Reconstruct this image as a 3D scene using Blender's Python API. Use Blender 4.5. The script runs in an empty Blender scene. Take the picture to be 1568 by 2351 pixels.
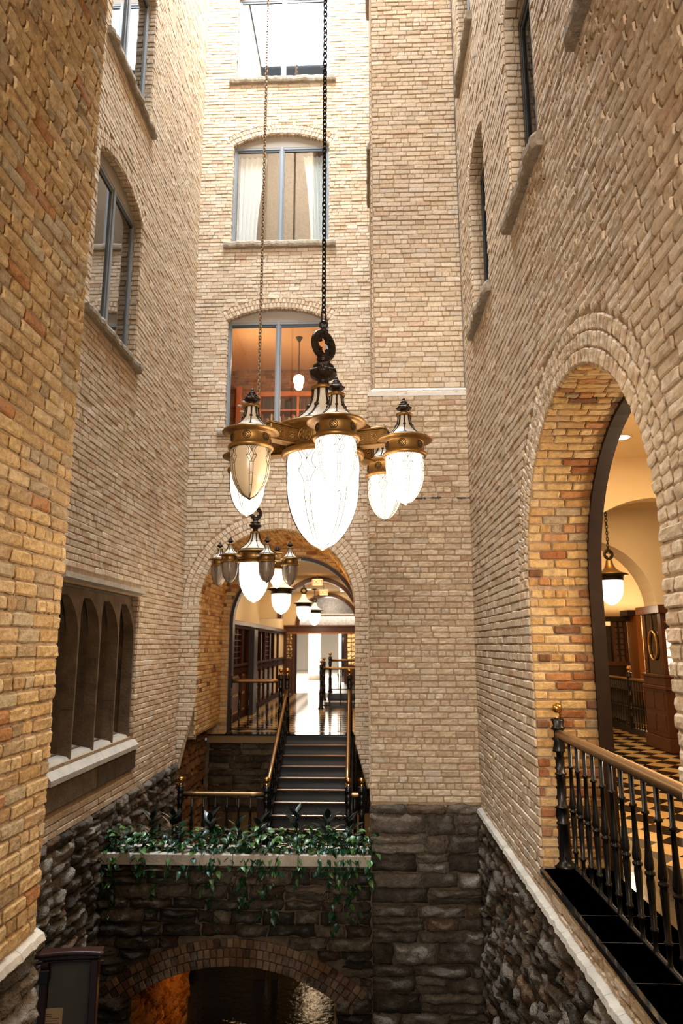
import bpy, math, random
from mathutils import Vector, Matrix, noise
from mathutils.geometry import tessellate_polygon
V = Vector
PI = math.pi
rad = math.radians
sc = bpy.context.scene
C = sc.collection

# ------------------------------------------------------------------ camera
cam_d = bpy.data.cameras.new('camera'); cam = bpy.data.objects.new('camera', cam_d); C.objects.link(cam)
cam.location = (0, 0, 1.75); cam.rotation_euler = (rad(101.0), 0, rad(2.045))
cam_d.sensor_fit = 'VERTICAL'; cam_d.sensor_height = 36.0; cam_d.lens = 1567 / 2351 * 36
cam_d.clip_start = 0.05; cam_d.clip_end = 200
cam_d.dof.use_dof = True; cam_d.dof.focus_distance = 5.2; cam_d.dof.aperture_fstop = 2.2
sc.camera = cam

# ------------------------------------------------------------------ world, skylight, exposure
w = bpy.data.worlds.new('world'); sc.world = w; w.use_nodes = True
w.node_tree.nodes['Background'].inputs[0].default_value = (0.75, 0.82, 0.9, 1)
w.node_tree.nodes['Background'].inputs[1].default_value = 0.25
SKY_W = 5200
def area(name, loc, rot, sx, sy, power, col, spread=PI):
    d = bpy.data.lights.new(name, 'AREA'); d.shape = 'RECTANGLE'; d.size = sx; d.size_y = sy
    d.energy = power; d.color = col; d.spread = spread
    o = bpy.data.objects.new(name, d); C.objects.link(o); o.location = loc; o.rotation_euler = rot
    return o
area('skylight_daylight', (-0.95, 8.9, 19.9), (0, 0, 0), 4.5, 6.0, SKY_W, (0.78, 0.89, 1.0))
FRONT_W = 1200
area('front_fill_lower', (-0.16, -8.9, 4.6), (rad(-90), 0, PI), 2.9, 4.0, FRONT_W, (1.0, 0.90, 0.78))  # added fill from behind the viewer, no window stands there
area('front_fill_upper', (-0.16, -8.9, 10.5), (rad(-90), 0, PI), 2.9, 6.0, 1500, (1.0, 0.98, 0.96))  # second added fill, lifts the upper pier and far wall
sc.view_settings.view_transform = 'Standard'; sc.view_settings.look = 'None'
sc.view_settings.gamma = 1; sc.view_settings.use_curve_mapping = False
sc.view_settings.exposure = 0.2
sc.cycles.max_bounces = 7; sc.cycles.diffuse_bounces = 4; sc.cycles.glossy_bounces = 4
sc.cycles.transparent_max_bounces = 8; sc.cycles.use_denoising = True
sc.cycles.sample_clamp_indirect = 6; sc.cycles.caustics_reflective = False; sc.cycles.caustics_refractive = False

# ------------------------------------------------------------------ projection used only to rank which bricks are single objects
_M = Matrix.Rotation(rad(2.045), 3, 'Z') @ Matrix.Rotation(rad(101.0), 3, 'X')
_R, _U, _B = _M @ V((1, 0, 0)), _M @ V((0, 1, 0)), _M @ V((0, 0, 1))
def screen(p):
    q = p - V((0, 0, 1.75)); d = -q.dot(_B)
    if d < 0.3: return None
    return 784 + 1567 * q.dot(_R) / d, 1175.5 - 1567 * q.dot(_U) / d, d
def in_frame(p, m):
    s = screen(p)
    return s is not None and -m < s[0] < 1568 + m and -m < s[1] < 2351 + m

# ------------------------------------------------------------------ materials
def lin(c):
    c = c / 255.0
    return c / 12.92 if c <= 0.04045 else ((c + 0.055) / 1.055) ** 2.4
def rgb(r, g, b): return (lin(r), lin(g), lin(b), 1)
MATS = {}
def mat(name, col, rough=0.6, metal=0.0, spec=0.5, noise_amt=0.0, noise_scale=8.0, bump=0.0, bump_scale=30.0, emit=0.0, emit_col=None, coat=0.0, sub=0.0):
    if name in MATS: return MATS[name]
    m = bpy.data.materials.new(name); m.use_nodes = True; MATS[name] = m
    nt = m.node_tree; n = nt.nodes; L = nt.links; b = n['Principled BSDF']
    b.inputs['Base Color'].default_value = col; b.inputs['Roughness'].default_value = rough
    b.inputs['Metallic'].default_value = metal; b.inputs['Specular IOR Level'].default_value = spec
    if coat: b.inputs['Coat Weight'].default_value = coat; b.inputs['Coat Roughness'].default_value = 0.08
    if emit: b.inputs['Emission Color'].default_value = emit_col or col; b.inputs['Emission Strength'].default_value = emit
    g = None
    if noise_amt or bump: g = n.new('ShaderNodeNewGeometry')
    if noise_amt:
        t = n.new('ShaderNodeTexNoise'); t.inputs['Scale'].default_value = noise_scale; t.inputs['Detail'].default_value = 5
        L.new(g.outputs['Position'], t.inputs['Vector'])
        mr = n.new('ShaderNodeMapRange'); mr.inputs[1].default_value = 0.3; mr.inputs[2].default_value = 0.7
        mr.inputs[3].default_value = 1 - noise_amt; mr.inputs[4].default_value = 1 + noise_amt * 0.6
        L.new(t.outputs['Fac'], mr.inputs[0])
        mx = n.new('ShaderNodeVectorMath'); mx.operation = 'SCALE'; mx.inputs[0].default_value = col[:3]
        L.new(mr.outputs[0], mx.inputs['Scale']); L.new(mx.outputs[0], b.inputs['Base Color'])
    if bump:
        t = n.new('ShaderNodeTexNoise'); t.inputs['Scale'].default_value = bump_scale; t.inputs['Detail'].default_value = 6
        L.new(g.outputs['Position'], t.inputs['Vector'])
        bp = n.new('ShaderNodeBump'); bp.inputs['Strength'].default_value = bump; bp.inputs['Distance'].default_value = 0.02
        L.new(t.outputs['Fac'], bp.inputs['Height']); L.new(bp.outputs[0], b.inputs['Normal'])
    return m
def masonry(name, pit=0.5, bump=0.6, s1=28, s2=110, dist=0.012, patch=(200, 188, 172), patch_amt=0.35, lo=0.72, hi=1.18):
    """material of bricks and stones: the colour is each piece's own, stored in the mesh"""
    m = bpy.data.materials.new(name); m.use_nodes = True; MATS[name] = m
    nt = m.node_tree; n = nt.nodes; L = nt.links; b = n['Principled BSDF']
    b.inputs['Roughness'].default_value = 0.92; b.inputs['Specular IOR Level'].default_value = 0.15
    a = n.new('ShaderNodeAttribute'); a.attribute_name = 'Col'
    g = n.new('ShaderNodeNewGeometry')
    def tex(scale, det=4, rough=0.6):
        t = n.new('ShaderNodeTexNoise'); t.inputs['Scale'].default_value = scale; t.inputs['Detail'].default_value = det
        t.inputs['Roughness'].default_value = rough
        L.new(g.outputs['Position'], t.inputs['Vector']); return t
    def rng(src, a0, a1, b0, b1):
        r = n.new('ShaderNodeMapRange'); r.inputs[1].default_value = a0; r.inputs[2].default_value = a1
        r.inputs[3].default_value = b0; r.inputs[4].default_value = b1; L.new(src, r.inputs[0]); return r.outputs[0]
    t1 = tex(s1, 5, 0.7); t2 = tex(s2, 3); t3 = tex(2.2, 4); t4 = tex(60, 2)
    var = rng(t1.outputs['Fac'], 0.3, 0.7, lo, hi)
    vm = n.new('ShaderNodeVectorMath'); vm.operation = 'SCALE'; L.new(a.outputs['Color'], vm.inputs[0]); L.new(var, vm.inputs['Scale'])
    pf = rng(t3.outputs['Fac'], 0.48, 0.72, 0.0, patch_amt)
    mx = n.new('ShaderNodeMix'); mx.data_type = 'RGBA'; L.new(pf, mx.inputs[0]); L.new(vm.outputs[0], mx.inputs[6])
    mx.inputs[7].default_value = rgb(*patch)
    pit_f = rng(t4.outputs['Fac'], 0.67, 0.74, 0.0, pit)
    m2 = n.new('ShaderNodeMix'); m2.data_type = 'RGBA'; L.new(pit_f, m2.inputs[0]); L.new(mx.outputs[2], m2.inputs[6])
    m2.inputs[7].default_value = rgb(62, 42, 26)
    L.new(m2.outputs[2], b.inputs['Base Color'])
    ad = n.new('ShaderNodeMath'); ad.operation = 'MULTIPLY_ADD'; L.new(t2.outputs['Fac'], ad.inputs[0]); ad.inputs[1].default_value = 0.35
    L.new(t1.outputs['Fac'], ad.inputs[2])
    bp = n.new('ShaderNodeBump'); bp.inputs['Strength'].default_value = bump; bp.inputs['Distance'].default_value = dist
    L.new(ad.outputs[0], bp.inputs['Height']); L.new(bp.outputs[0], b.inputs['Normal'])
    return m
M_BRICK = masonry('cream_brick')
M_BRICK_NEAR = masonry('rough_brick_near', pit=0.65, bump=0.9, s1=34, s2=150, dist=0.016, patch_amt=0.25, lo=0.65, hi=1.22)
M_STONE = masonry('rubble_limestone', pit=0.3, bump=1.0, s1=16, s2=60, dist=0.06, patch=(150, 140, 126), patch_amt=0.3, lo=0.55, hi=1.3)
M_MORTAR = mat('mortar', rgb(176, 152, 124), 0.95, spec=0.1, noise_amt=0.25, noise_scale=14, bump=0.8, bump_scale=60)
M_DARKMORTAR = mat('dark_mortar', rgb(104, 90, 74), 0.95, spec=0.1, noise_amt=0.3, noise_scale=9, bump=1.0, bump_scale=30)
M_SILL = masonry('weathered_sill_stone', pit=0.2, bump=0.9, s1=18, s2=60, dist=0.02, patch=(196, 188, 176), patch_amt=0.4, lo=0.6, hi=1.2)
M_LIME = mat('dressed_limestone', rgb(186, 176, 160), 0.85, spec=0.2, noise_amt=0.2, noise_scale=5, bump=0.3, bump_scale=40)
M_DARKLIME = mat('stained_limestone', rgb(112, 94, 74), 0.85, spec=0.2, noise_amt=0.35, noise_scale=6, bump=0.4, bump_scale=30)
M_PLASTER = mat('cream_plaster', rgb(226, 204, 164), 0.8, spec=0.2, noise_amt=0.04, noise_scale=2)
M_WOOD = mat('dark_oak', rgb(80, 43, 19), 0.42, spec=0.4, noise_amt=0.3, noise_scale=11)
M_WOODDK = mat('very_dark_oak', rgb(36, 20, 11), 0.45, spec=0.35, noise_amt=0.3, noise_scale=11)
M_IRON = mat('black_iron', rgb(9, 9, 10), 0.33, metal=0.0, spec=0.45)
M_BRASS = mat('polished_brass', rgb(196, 148, 84), 0.24, metal=1.0)
M_BRASSRAIL = mat('brushed_brass', rgb(168, 134, 92), 0.38, metal=0.9)
M_BRONZE = mat('gilt_bronze', rgb(150, 112, 60), 0.42, metal=0.75, noise_amt=0.2, noise_scale=30)
M_DKBRONZE = mat('dark_bronze', rgb(48, 36, 24), 0.4, metal=0.6, noise_amt=0.3, noise_scale=40, bump=0.3, bump_scale=90)
M_LEAD = mat('lead_came', rgb(40, 30, 22), 0.5, metal=0.3)
M_CHAIN = mat('chain_iron', rgb(30, 24, 19), 0.45, metal=0.6)
M_CHAIN2 = mat('aged_chain_bronze', rgb(132, 106, 76), 0.45, metal=0.6)
M_DOME = mat('cream_glass_dome', rgb(214, 202, 180), 0.35, spec=0.5, noise_amt=0.08, noise_scale=10)
M_GLOBE_ON = mat('lit_globe_glass', (1.0, 0.86, 0.66, 1), 0.4, emit=1.5, emit_col=(1.0, 0.90, 0.76, 1))
M_GLOBE_MAIN = mat('lit_great_globe_glass', (1.0, 0.9, 0.75, 1), 0.4, emit=1.5, emit_col=(1.0, 0.93, 0.82, 1))
M_GLOBE_DIM = mat('dim_globe_glass', (0.95, 0.85, 0.7, 1), 0.4, emit=0.7, emit_col=(1.0, 0.84, 0.62, 1))
M_GLOBE_OFF2 = mat('smoky_unlit_globe_glass', rgb(140, 124, 108), 0.3, spec=0.4)
M_GLOBE_OFF = mat('unlit_globe_glass', rgb(206, 184, 150), 0.3, spec=0.5)
M_LAMP = mat('downlight_lens', (1, 0.85, 0.6, 1), 0.4, emit=12.0, emit_col=(1, 0.78, 0.5, 1))
M_SLAB = mat('polished_black_slate', rgb(18, 20, 21), 0.10, spec=0.8, noise_amt=0.2, noise_scale=5, bump=0.05, bump_scale=10, coat=0.4)
M_TILE_D = mat('black_floor_tile', rgb(24, 18, 12), 0.10, spec=0.6)
M_TILE_L = mat('cream_floor_tile', rgb(205, 172, 118), 0.14, spec=0.5, noise_amt=0.1, noise_scale=6)
M_FRAME = mat('blue_grey_steel', rgb(128, 134, 138), 0.4, spec=0.5)
M_FRAMEDK = mat('dark_steel_frame', rgb(52, 58, 62), 0.4, spec=0.5)
M_BEIGE = mat('painted_head_panel', rgb(150, 138, 122), 0.6)
M_CURTAIN = mat('white_sheer_curtain', rgb(236, 236, 232), 0.8)
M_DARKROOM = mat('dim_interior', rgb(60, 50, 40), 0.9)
M_TREAD = mat('black_stair_tread', rgb(14, 11, 9), 0.22, spec=0.45)
M_SOIL = mat('potting_soil', rgb(40, 28, 18), 0.95, bump=0.8)
M_LEAF = mat('glossy_green_leaf', rgb(22, 58, 32), 0.36, spec=0.4, noise_amt=0.4, noise_scale=9)
M_LEAF2 = mat('pale_green_leaf', rgb(70, 108, 48), 0.35, spec=0.5, noise_amt=0.3, noise_scale=9)
M_RUBBER = mat('dark_rubber_leaf', rgb(16, 30, 26), 0.30, spec=0.45)
M_STEM = mat('green_stem', rgb(52, 66, 34), 0.6)
M_WATER = mat('dark_wet_floor', rgb(8, 7, 6), 0.06, spec=0.5, bump=0.5, bump_scale=9)
def glass(name, fac, tint=(0.9, 0.95, 0.95)):
    m = bpy.data.materials.new(name); m.use_nodes = True; MATS[name] = m
    nt = m.node_tree; n = nt.nodes; L = nt.links; n.remove(n['Principled BSDF'])
    t = n.new('ShaderNodeBsdfTransparent'); t.inputs[0].default_value = (*tint, 1)
    gl = n.new('ShaderNodeBsdfGlossy'); gl.inputs['Roughness'].default_value = 0.02
    mx = n.new('ShaderNodeMixShader'); mx.inputs[0].default_value = fac
    L.new(t.outputs[0], mx.inputs[1]); L.new(gl.outputs[0], mx.inputs[2]); L.new(mx.outputs[0], n['Material Output'].inputs[0])
    return m
M_GLASS = glass('window_glass', 0.32)
M_GLASS_LO = glass('interior_glass', 0.10)

# ------------------------------------------------------------------ mesh helpers
class MB:
    def __init__(s): s.v = []; s.f = []; s.c = []
    def add(s, vs, fs, col=None):
        o = len(s.v); s.v += [tuple(p) for p in vs]; s.f += [tuple(i + o for i in f) for f in fs]
        if col is not None: s.c += [col] * len(vs)
    def box(s, lo, hi, col=None):
        x0, y0, z0 = lo; x1, y1, z1 = hi
        s.add([(x0, y0, z0), (x1, y0, z0), (x1, y1, z0), (x0, y1, z0), (x0, y0, z1), (x1, y0, z1), (x1, y1, z1), (x0, y1, z1)],
              [(0, 3, 2, 1), (4, 5, 6, 7), (0, 1, 5, 4), (1, 2, 6, 5), (2, 3, 7, 6), (3, 0, 4, 7)], col); return s
    def bbox(s, lo, hi, b=0.006, col=None):
        """box with chamfered edges"""
        c = [(a + d) / 2 for a, d in zip(lo, hi)]; h = [abs(d - a) / 2 for a, d in zip(lo, hi)]
        b = min(b, *[x * 0.45 for x in h]); vs = []; idx = {}
        for sx in (-1, 1):
            for sy in (-1, 1):
                for sz in (-1, 1):
                    for ax in range(3):
                        p = [sx * (h[0] - b), sy * (h[1] - b), sz * (h[2] - b)]; p[ax] = (sx, sy, sz)[ax] * h[ax]
                        idx[(sx, sy, sz, ax)] = len(vs); vs.append([p[i] + c[i] for i in range(3)])
        fs = []
        for ax in range(3):
            o = [i for i in range(3) if i != ax]
            for sg in (-1, 1):
                q = []
                for a, d in ((-1, -1), (1, -1), (1, 1), (-1, 1)):
                    k = [0, 0, 0]; k[ax] = sg; k[o[0]] = a; k[o[1]] = d; q.append(idx[(*k, ax)])
                fs.append(tuple(q))
        for ax in range(3):
            o = [i for i in range(3) if i != ax]
            for a in (-1, 1):
                for d in (-1, 1):
                    q = []
                    for sg, bx in ((-1, o[0]), (1, o[0]), (1, o[1]), (-1, o[1])):
                        k = [0, 0, 0]; k[ax] = sg; k[o[0]] = a; k[o[1]] = d; q.append(idx[(*k, bx)])
                    fs.append(tuple(q))
        for sx in (-1, 1):
            for sy in (-1, 1):
                for sz in (-1, 1): fs.append(tuple(idx[(sx, sy, sz, a)] for a in range(3)))
        s.add(vs, fs, col); return s
    def tube(s, pts, r, n=8, closed=False, caps=True, col=None):
        pts = [V(p) for p in pts]; k = len(pts); vs = []; fs = []
        rs = r if isinstance(r, (list, tuple)) else [r] * k
        prev = None
        for i, p in enumerate(pts):
            if closed: d = pts[(i + 1) % k] - pts[i - 1]
            else: d = pts[min(i + 1, k - 1)] - pts[max(i - 1, 0)]
            d.normalize()
            if prev is None:
                a = V((0, 0, 1)) if abs(d.z) < 0.9 else V((1, 0, 0)); u = d.cross(a).normalized()
            else:
                u = prev - d * prev.dot(d); u.normalize()
            prev = u; w_ = d.cross(u)
            for j in range(n):
                t = 2 * PI * j / n; vs.append(p + (u * math.cos(t) + w_ * math.sin(t)) * rs[i])
        m = k if closed else k - 1
        for i in range(m):
            a = i * n; b = ((i + 1) % k) * n
            for j in range(n): fs.append((a + j, a + (j + 1) % n, b + (j + 1) % n, b + j))
        if caps and not closed: fs.append(tuple(range(n - 1, -1, -1))); fs.append(tuple(range((k - 1) * n, k * n)))
        s.add(vs, fs, col); return s
    def lathe(s, prof, n=16, c=(0, 0, 0), lobe=None, col=None):
        """prof: (radius, z); lobe(i, angle) -> radius factor"""
        vs = []; fs = []
        for i, (r, z) in enumerate(prof):
            for j in range(n):
                t = 2 * PI * j / n; rr = r * (lobe(i, t) if lobe else 1)
                vs.append((c[0] + rr * math.cos(t), c[1] + rr * math.sin(t), c[2] + z))
        for i in range(len(prof) - 1):
            for j in range(n): fs.append((i * n + j, i * n + (j + 1) % n, (i + 1) * n + (j + 1) % n, (i + 1) * n + j))
        if prof[0][0] > 1e-4: fs.append(tuple(range(n - 1, -1, -1)))
        if prof[-1][0] > 1e-4: fs.append(tuple(range((len(prof) - 1) * n, len(prof) * n)))
        s.add(vs, fs, col); return s
    def plate(s, outer, holes, O, U, W, N, th, sides=True, col=None):
        """flat plate with holes in the frame O,U,W, thickness th towards -N"""
        O = V(O); U = V(U); W = V(W); N = V(N); loops = [outer] + list(holes)
        tri = tessellate_polygon([[V((a, b, 0)) for a, b in l] for l in loops])
        flat = [p for l in loops for p in l]
        fr = [O + U * a + W * b for a, b in flat]; n = len(fr)
        vs = fr + ([p - N * th for p in fr] if th else [])
        fs = [tuple(t) for t in tri]
        if th:
            fs += [tuple(n + i for i in reversed(t)) for t in tri]
            if sides:
                k = 0
                for l in loops:
                    for i in range(len(l)):
                        a = k + i; b = k + (i + 1) % len(l); fs.append((a, b, n + b, n + a))
                    k += len(l)
        s.add(vs, fs, col); return s
    def mesh(s, name, m=None, smooth=False):
        me = bpy.data.meshes.new(name); me.from_pydata(s.v, [], s.f)
        if m: me.materials.append(m)
        if s.c:
            at = me.color_attributes.new('Col', 'FLOAT_COLOR', 'POINT'); at.data.foreach_set('color', [x for c in s.c for x in c])
        if smooth: me.polygons.foreach_set('use_smooth', [True] * len(me.polygons))
        me.update(); return me
    def build(s, name, m=None, parent=None, smooth=False):
        return link(name, s.mesh(name, m, smooth), parent)
def link(name, me, parent=None, loc=None, mw=None):
    o = bpy.data.objects.new(name, me); C.objects.link(o)
    if parent: o.parent = parent
    if mw is not None: o.matrix_local = mw
    elif loc: o.location = loc
    return o
def tag(o, label=None, cat=None, group=None, kind=None):
    if label: o['label'] = label
    if cat: o['category'] = cat
    if group: o['group'] = group
    if kind: o['kind'] = kind
    return o
def empty(name, loc=(0, 0, 0), rz=0, label=None, cat=None, group=None, kind=None, parent=None):
    o = bpy.data.objects.new(name, None); C.objects.link(o); o.location = loc; o.rotation_euler = (0, 0, rz)
    o.empty_display_size = 0.1
    if parent: o.parent = parent
    return tag(o, label, cat, group, kind)
def struct(name, mb, m, label=None, parent=None):
    o = mb.build(name, m, parent)
    if not parent: tag(o, label, None, None, 'structure')
    return o

# ------------------------------------------------------------------ bricks and stones
def c4(t, k=1.0): return (lin(t[0]) * k, lin(t[1]) * k, lin(t[2]) * k, 1)
PAL = [((217, 196, 168), 7), ((212, 190, 161), 7), ((206, 183, 153), 6), ((222, 203, 178), 5), ((202, 181, 153), 4), ((209, 183, 154), 4), ((206, 176, 147), 1.0), ((190, 156, 128), 0.25), ((206, 190, 168), 1.4), ((194, 171, 143), 1.0)]
PAL_LAMPLIT = [((202, 170, 118), 7), ((194, 158, 104), 6), ((184, 146, 96), 5), ((208, 178, 130), 4), ((178, 128, 84), 2.5), ((150, 98, 62), 1.5), ((120, 84, 60), 0.8), ((168, 150, 122), 1.5)]  # cream brick tones with the warm lamplight mixed in
PAL_NEAR = [((204, 170, 120), 7), ((196, 160, 110), 6), ((210, 180, 134), 5), ((184, 150, 106), 4), ((176, 150, 114), 2), ((186, 132, 86), 0.4), ((190, 168, 132), 1.2)]
PAL_STONE = [((126, 114, 100), 6), ((104, 94, 82), 5), ((156, 146, 132), 3), ((80, 72, 62), 5), ((112, 90, 70), 1.2), ((122, 98, 74), .5)]
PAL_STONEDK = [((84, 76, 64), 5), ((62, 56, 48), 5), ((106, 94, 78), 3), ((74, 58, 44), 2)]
PAL_STONELIT = [((150, 112, 76), 5), ((128, 92, 60), 5), ((160, 128, 96), 3), ((108, 84, 62), 3)]  # footing stone with a lower lamp's orange light put into the tones
def pick(rng, pal):
    cols, ws = zip(*pal); c = rng.choices(cols, ws)[0]; k = rng.uniform(0.93, 1.06)
    return c4(c, k)
def brick_geo(L, h, det, rng):
    b = (0.009 if det == 2 else 0.007) if det else 0.005
    pr = 0.012 + rng.uniform(-0.004, 0.005)
    tilt = rng.uniform(-0.02, 0.02)
    if det == 0:
        x = L / 2; y = h / 2; j = lambda a: rng.uniform(-a, a)
        vs = [(sx * x, sy * y, -0.02) for sx, sy in ((-1, -1), (1, -1), (1, 1), (-1, 1))]
        vs += [(sx * x + j(.002), sy * y + j(.003), pr - b + j(.002)) for sx, sy in ((-1, -1), (1, -1), (1, 1), (-1, 1))]
        vs += [(sx * (x - b) + j(.003), sy * (y - b) + j(.002), pr + j(.003) + sx * tilt * .1) for sx, sy in ((-1, -1), (1, -1), (1, 1), (-1, 1))]
        fs = [(0, 1, 5, 4), (1, 2, 6, 5), (2, 3, 7, 6), (3, 0, 4, 7), (4, 5, 9, 8), (5, 6, 10, 9), (6, 7, 11, 10), (7, 4, 8, 11), (8, 9, 10, 11)]
        return vs, fs
    if det == 1: xs = [-L / 2, -L / 2 + b, 0, L / 2 - b, L / 2]; ys = [-h / 2, -h / 2 + b, h / 2 - b, h / 2]
    else:
        xs = [-L / 2, -L / 2 + b] + [(-L / 2 + b) + (L - 2 * b) * k / 4 for k in (1, 2, 3)] + [L / 2 - b, L / 2]
        ys = [-h / 2, -h / 2 + b, 0, h / 2 - b, h / 2]
    nx, ny = len(xs), len(ys); vs = []; sd = V((rng.uniform(-50, 50), rng.uniform(-50, 50), rng.uniform(-50, 50)))
    amp = 0.0035 if det == 1 else 0.009
    ragged = rng.random() < 0.3
    for i, x in enumerate(xs):
        for j, y in enumerate(ys):
            ex = i in (0, nx - 1); ey = j in (0, ny - 1)
            nz = noise.noise(V((x * 22, y * 22, 0)) + sd)
            z = pr + nz * amp + x * tilt
            px, py = x, y
            if ex or ey:
                z -= b * 0.9; k = 0.0035 if det == 1 else 0.005
                if ragged: k *= 1.8
                px += noise.noise(V((y * 60, x * 40, 7)) + sd) * k; py += noise.noise(V((x * 35, y * 60, 3)) + sd) * k
                if ex and ey: px *= 1 - 0.008 / (L); py *= 0.88; z -= 0.004
            vs.append((px, py, z))
    fs = [(i * ny + j, (i + 1) * ny + j, (i + 1) * ny + j + 1, i * ny + j + 1) for i in range(nx - 1) for j in range(ny - 1)]
    ring = [i * ny for i in range(nx)] + [(nx - 1) * ny + j for j in range(1, ny)] + [i * ny + ny - 1 for i in range(nx - 2, -1, -1)] + [j for j in range(ny - 2, 0, -1)]
    o = len(vs)
    for k in ring: vs.append((vs[k][0] * 1.0, vs[k][1] * 1.0, -0.02))
    n = len(ring)
    for k in range(n): fs.append((ring[(k + 1) % n], ring[k], o + k, o + (k + 1) % n))
    return vs, fs
def stone_geo(L, h, rng, depth=0.05, nx=10, ny=6, amp=0.05):
    vs = []; sd = V((rng.uniform(-50, 50), rng.uniform(-50, 50), rng.uniform(-50, 50)))
    for i in range(nx + 1):
        for j in range(ny + 1):
            a = i / nx * 2 - 1; c = j / ny * 2 - 1; x = a * L / 2; y = c * h / 2
            e = max(abs(a), abs(c)); dome = (1 - max(0, (e - 0.45) / 0.55) ** 2)
            q = V((x * 7, y * 11, 0)) + sd
            nz = noise.noise(q) + 0.5 * noise.noise(q * 2.3) + 0.3 * noise.noise(q * 5)
            z = depth * (0.15 + 0.85 * dome) + nz * amp * (0.35 + 0.65 * dome)
            if e > 0.99: z = min(z, depth * 0.2)
            x += noise.noise(q * 1.3 + V((9, 9, 9))) * 0.03 * (1 if abs(a) > .9 else .6); y += noise.noise(q * 1.3 + V((19, 9, 5))) * 0.022
            vs.append((x, y, z))
    m = ny + 1
    fs = [(i * m + j, (i + 1) * m + j, (i + 1) * m + j + 1, i * m + j + 1) for i in range(nx) for j in range(ny)]
    ring = [i * m for i in range(nx + 1)] + [nx * m + j for j in range(1, ny + 1)] + [i * m + ny for i in range(nx - 1, -1, -1)] + [j for j in range(ny - 1, 0, -1)]
    o = len(vs)
    for k in ring: vs.append((vs[k][0], vs[k][1], -0.05))
    n = len(ring)
    for k in range(n): fs.append((ring[(k + 1) % n], ring[k], o + k, o + (k + 1) % n))
    return vs, fs
def frame_m(P, U, W, N):
    if U.cross(W).dot(N) < 0: U = -U
    return Matrix(((U.x, W.x, N.x, P.x), (U.y, W.y, N.y, P.y), (U.z, W.z, N.z, P.z), (0, 0, 0, 1)))
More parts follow.
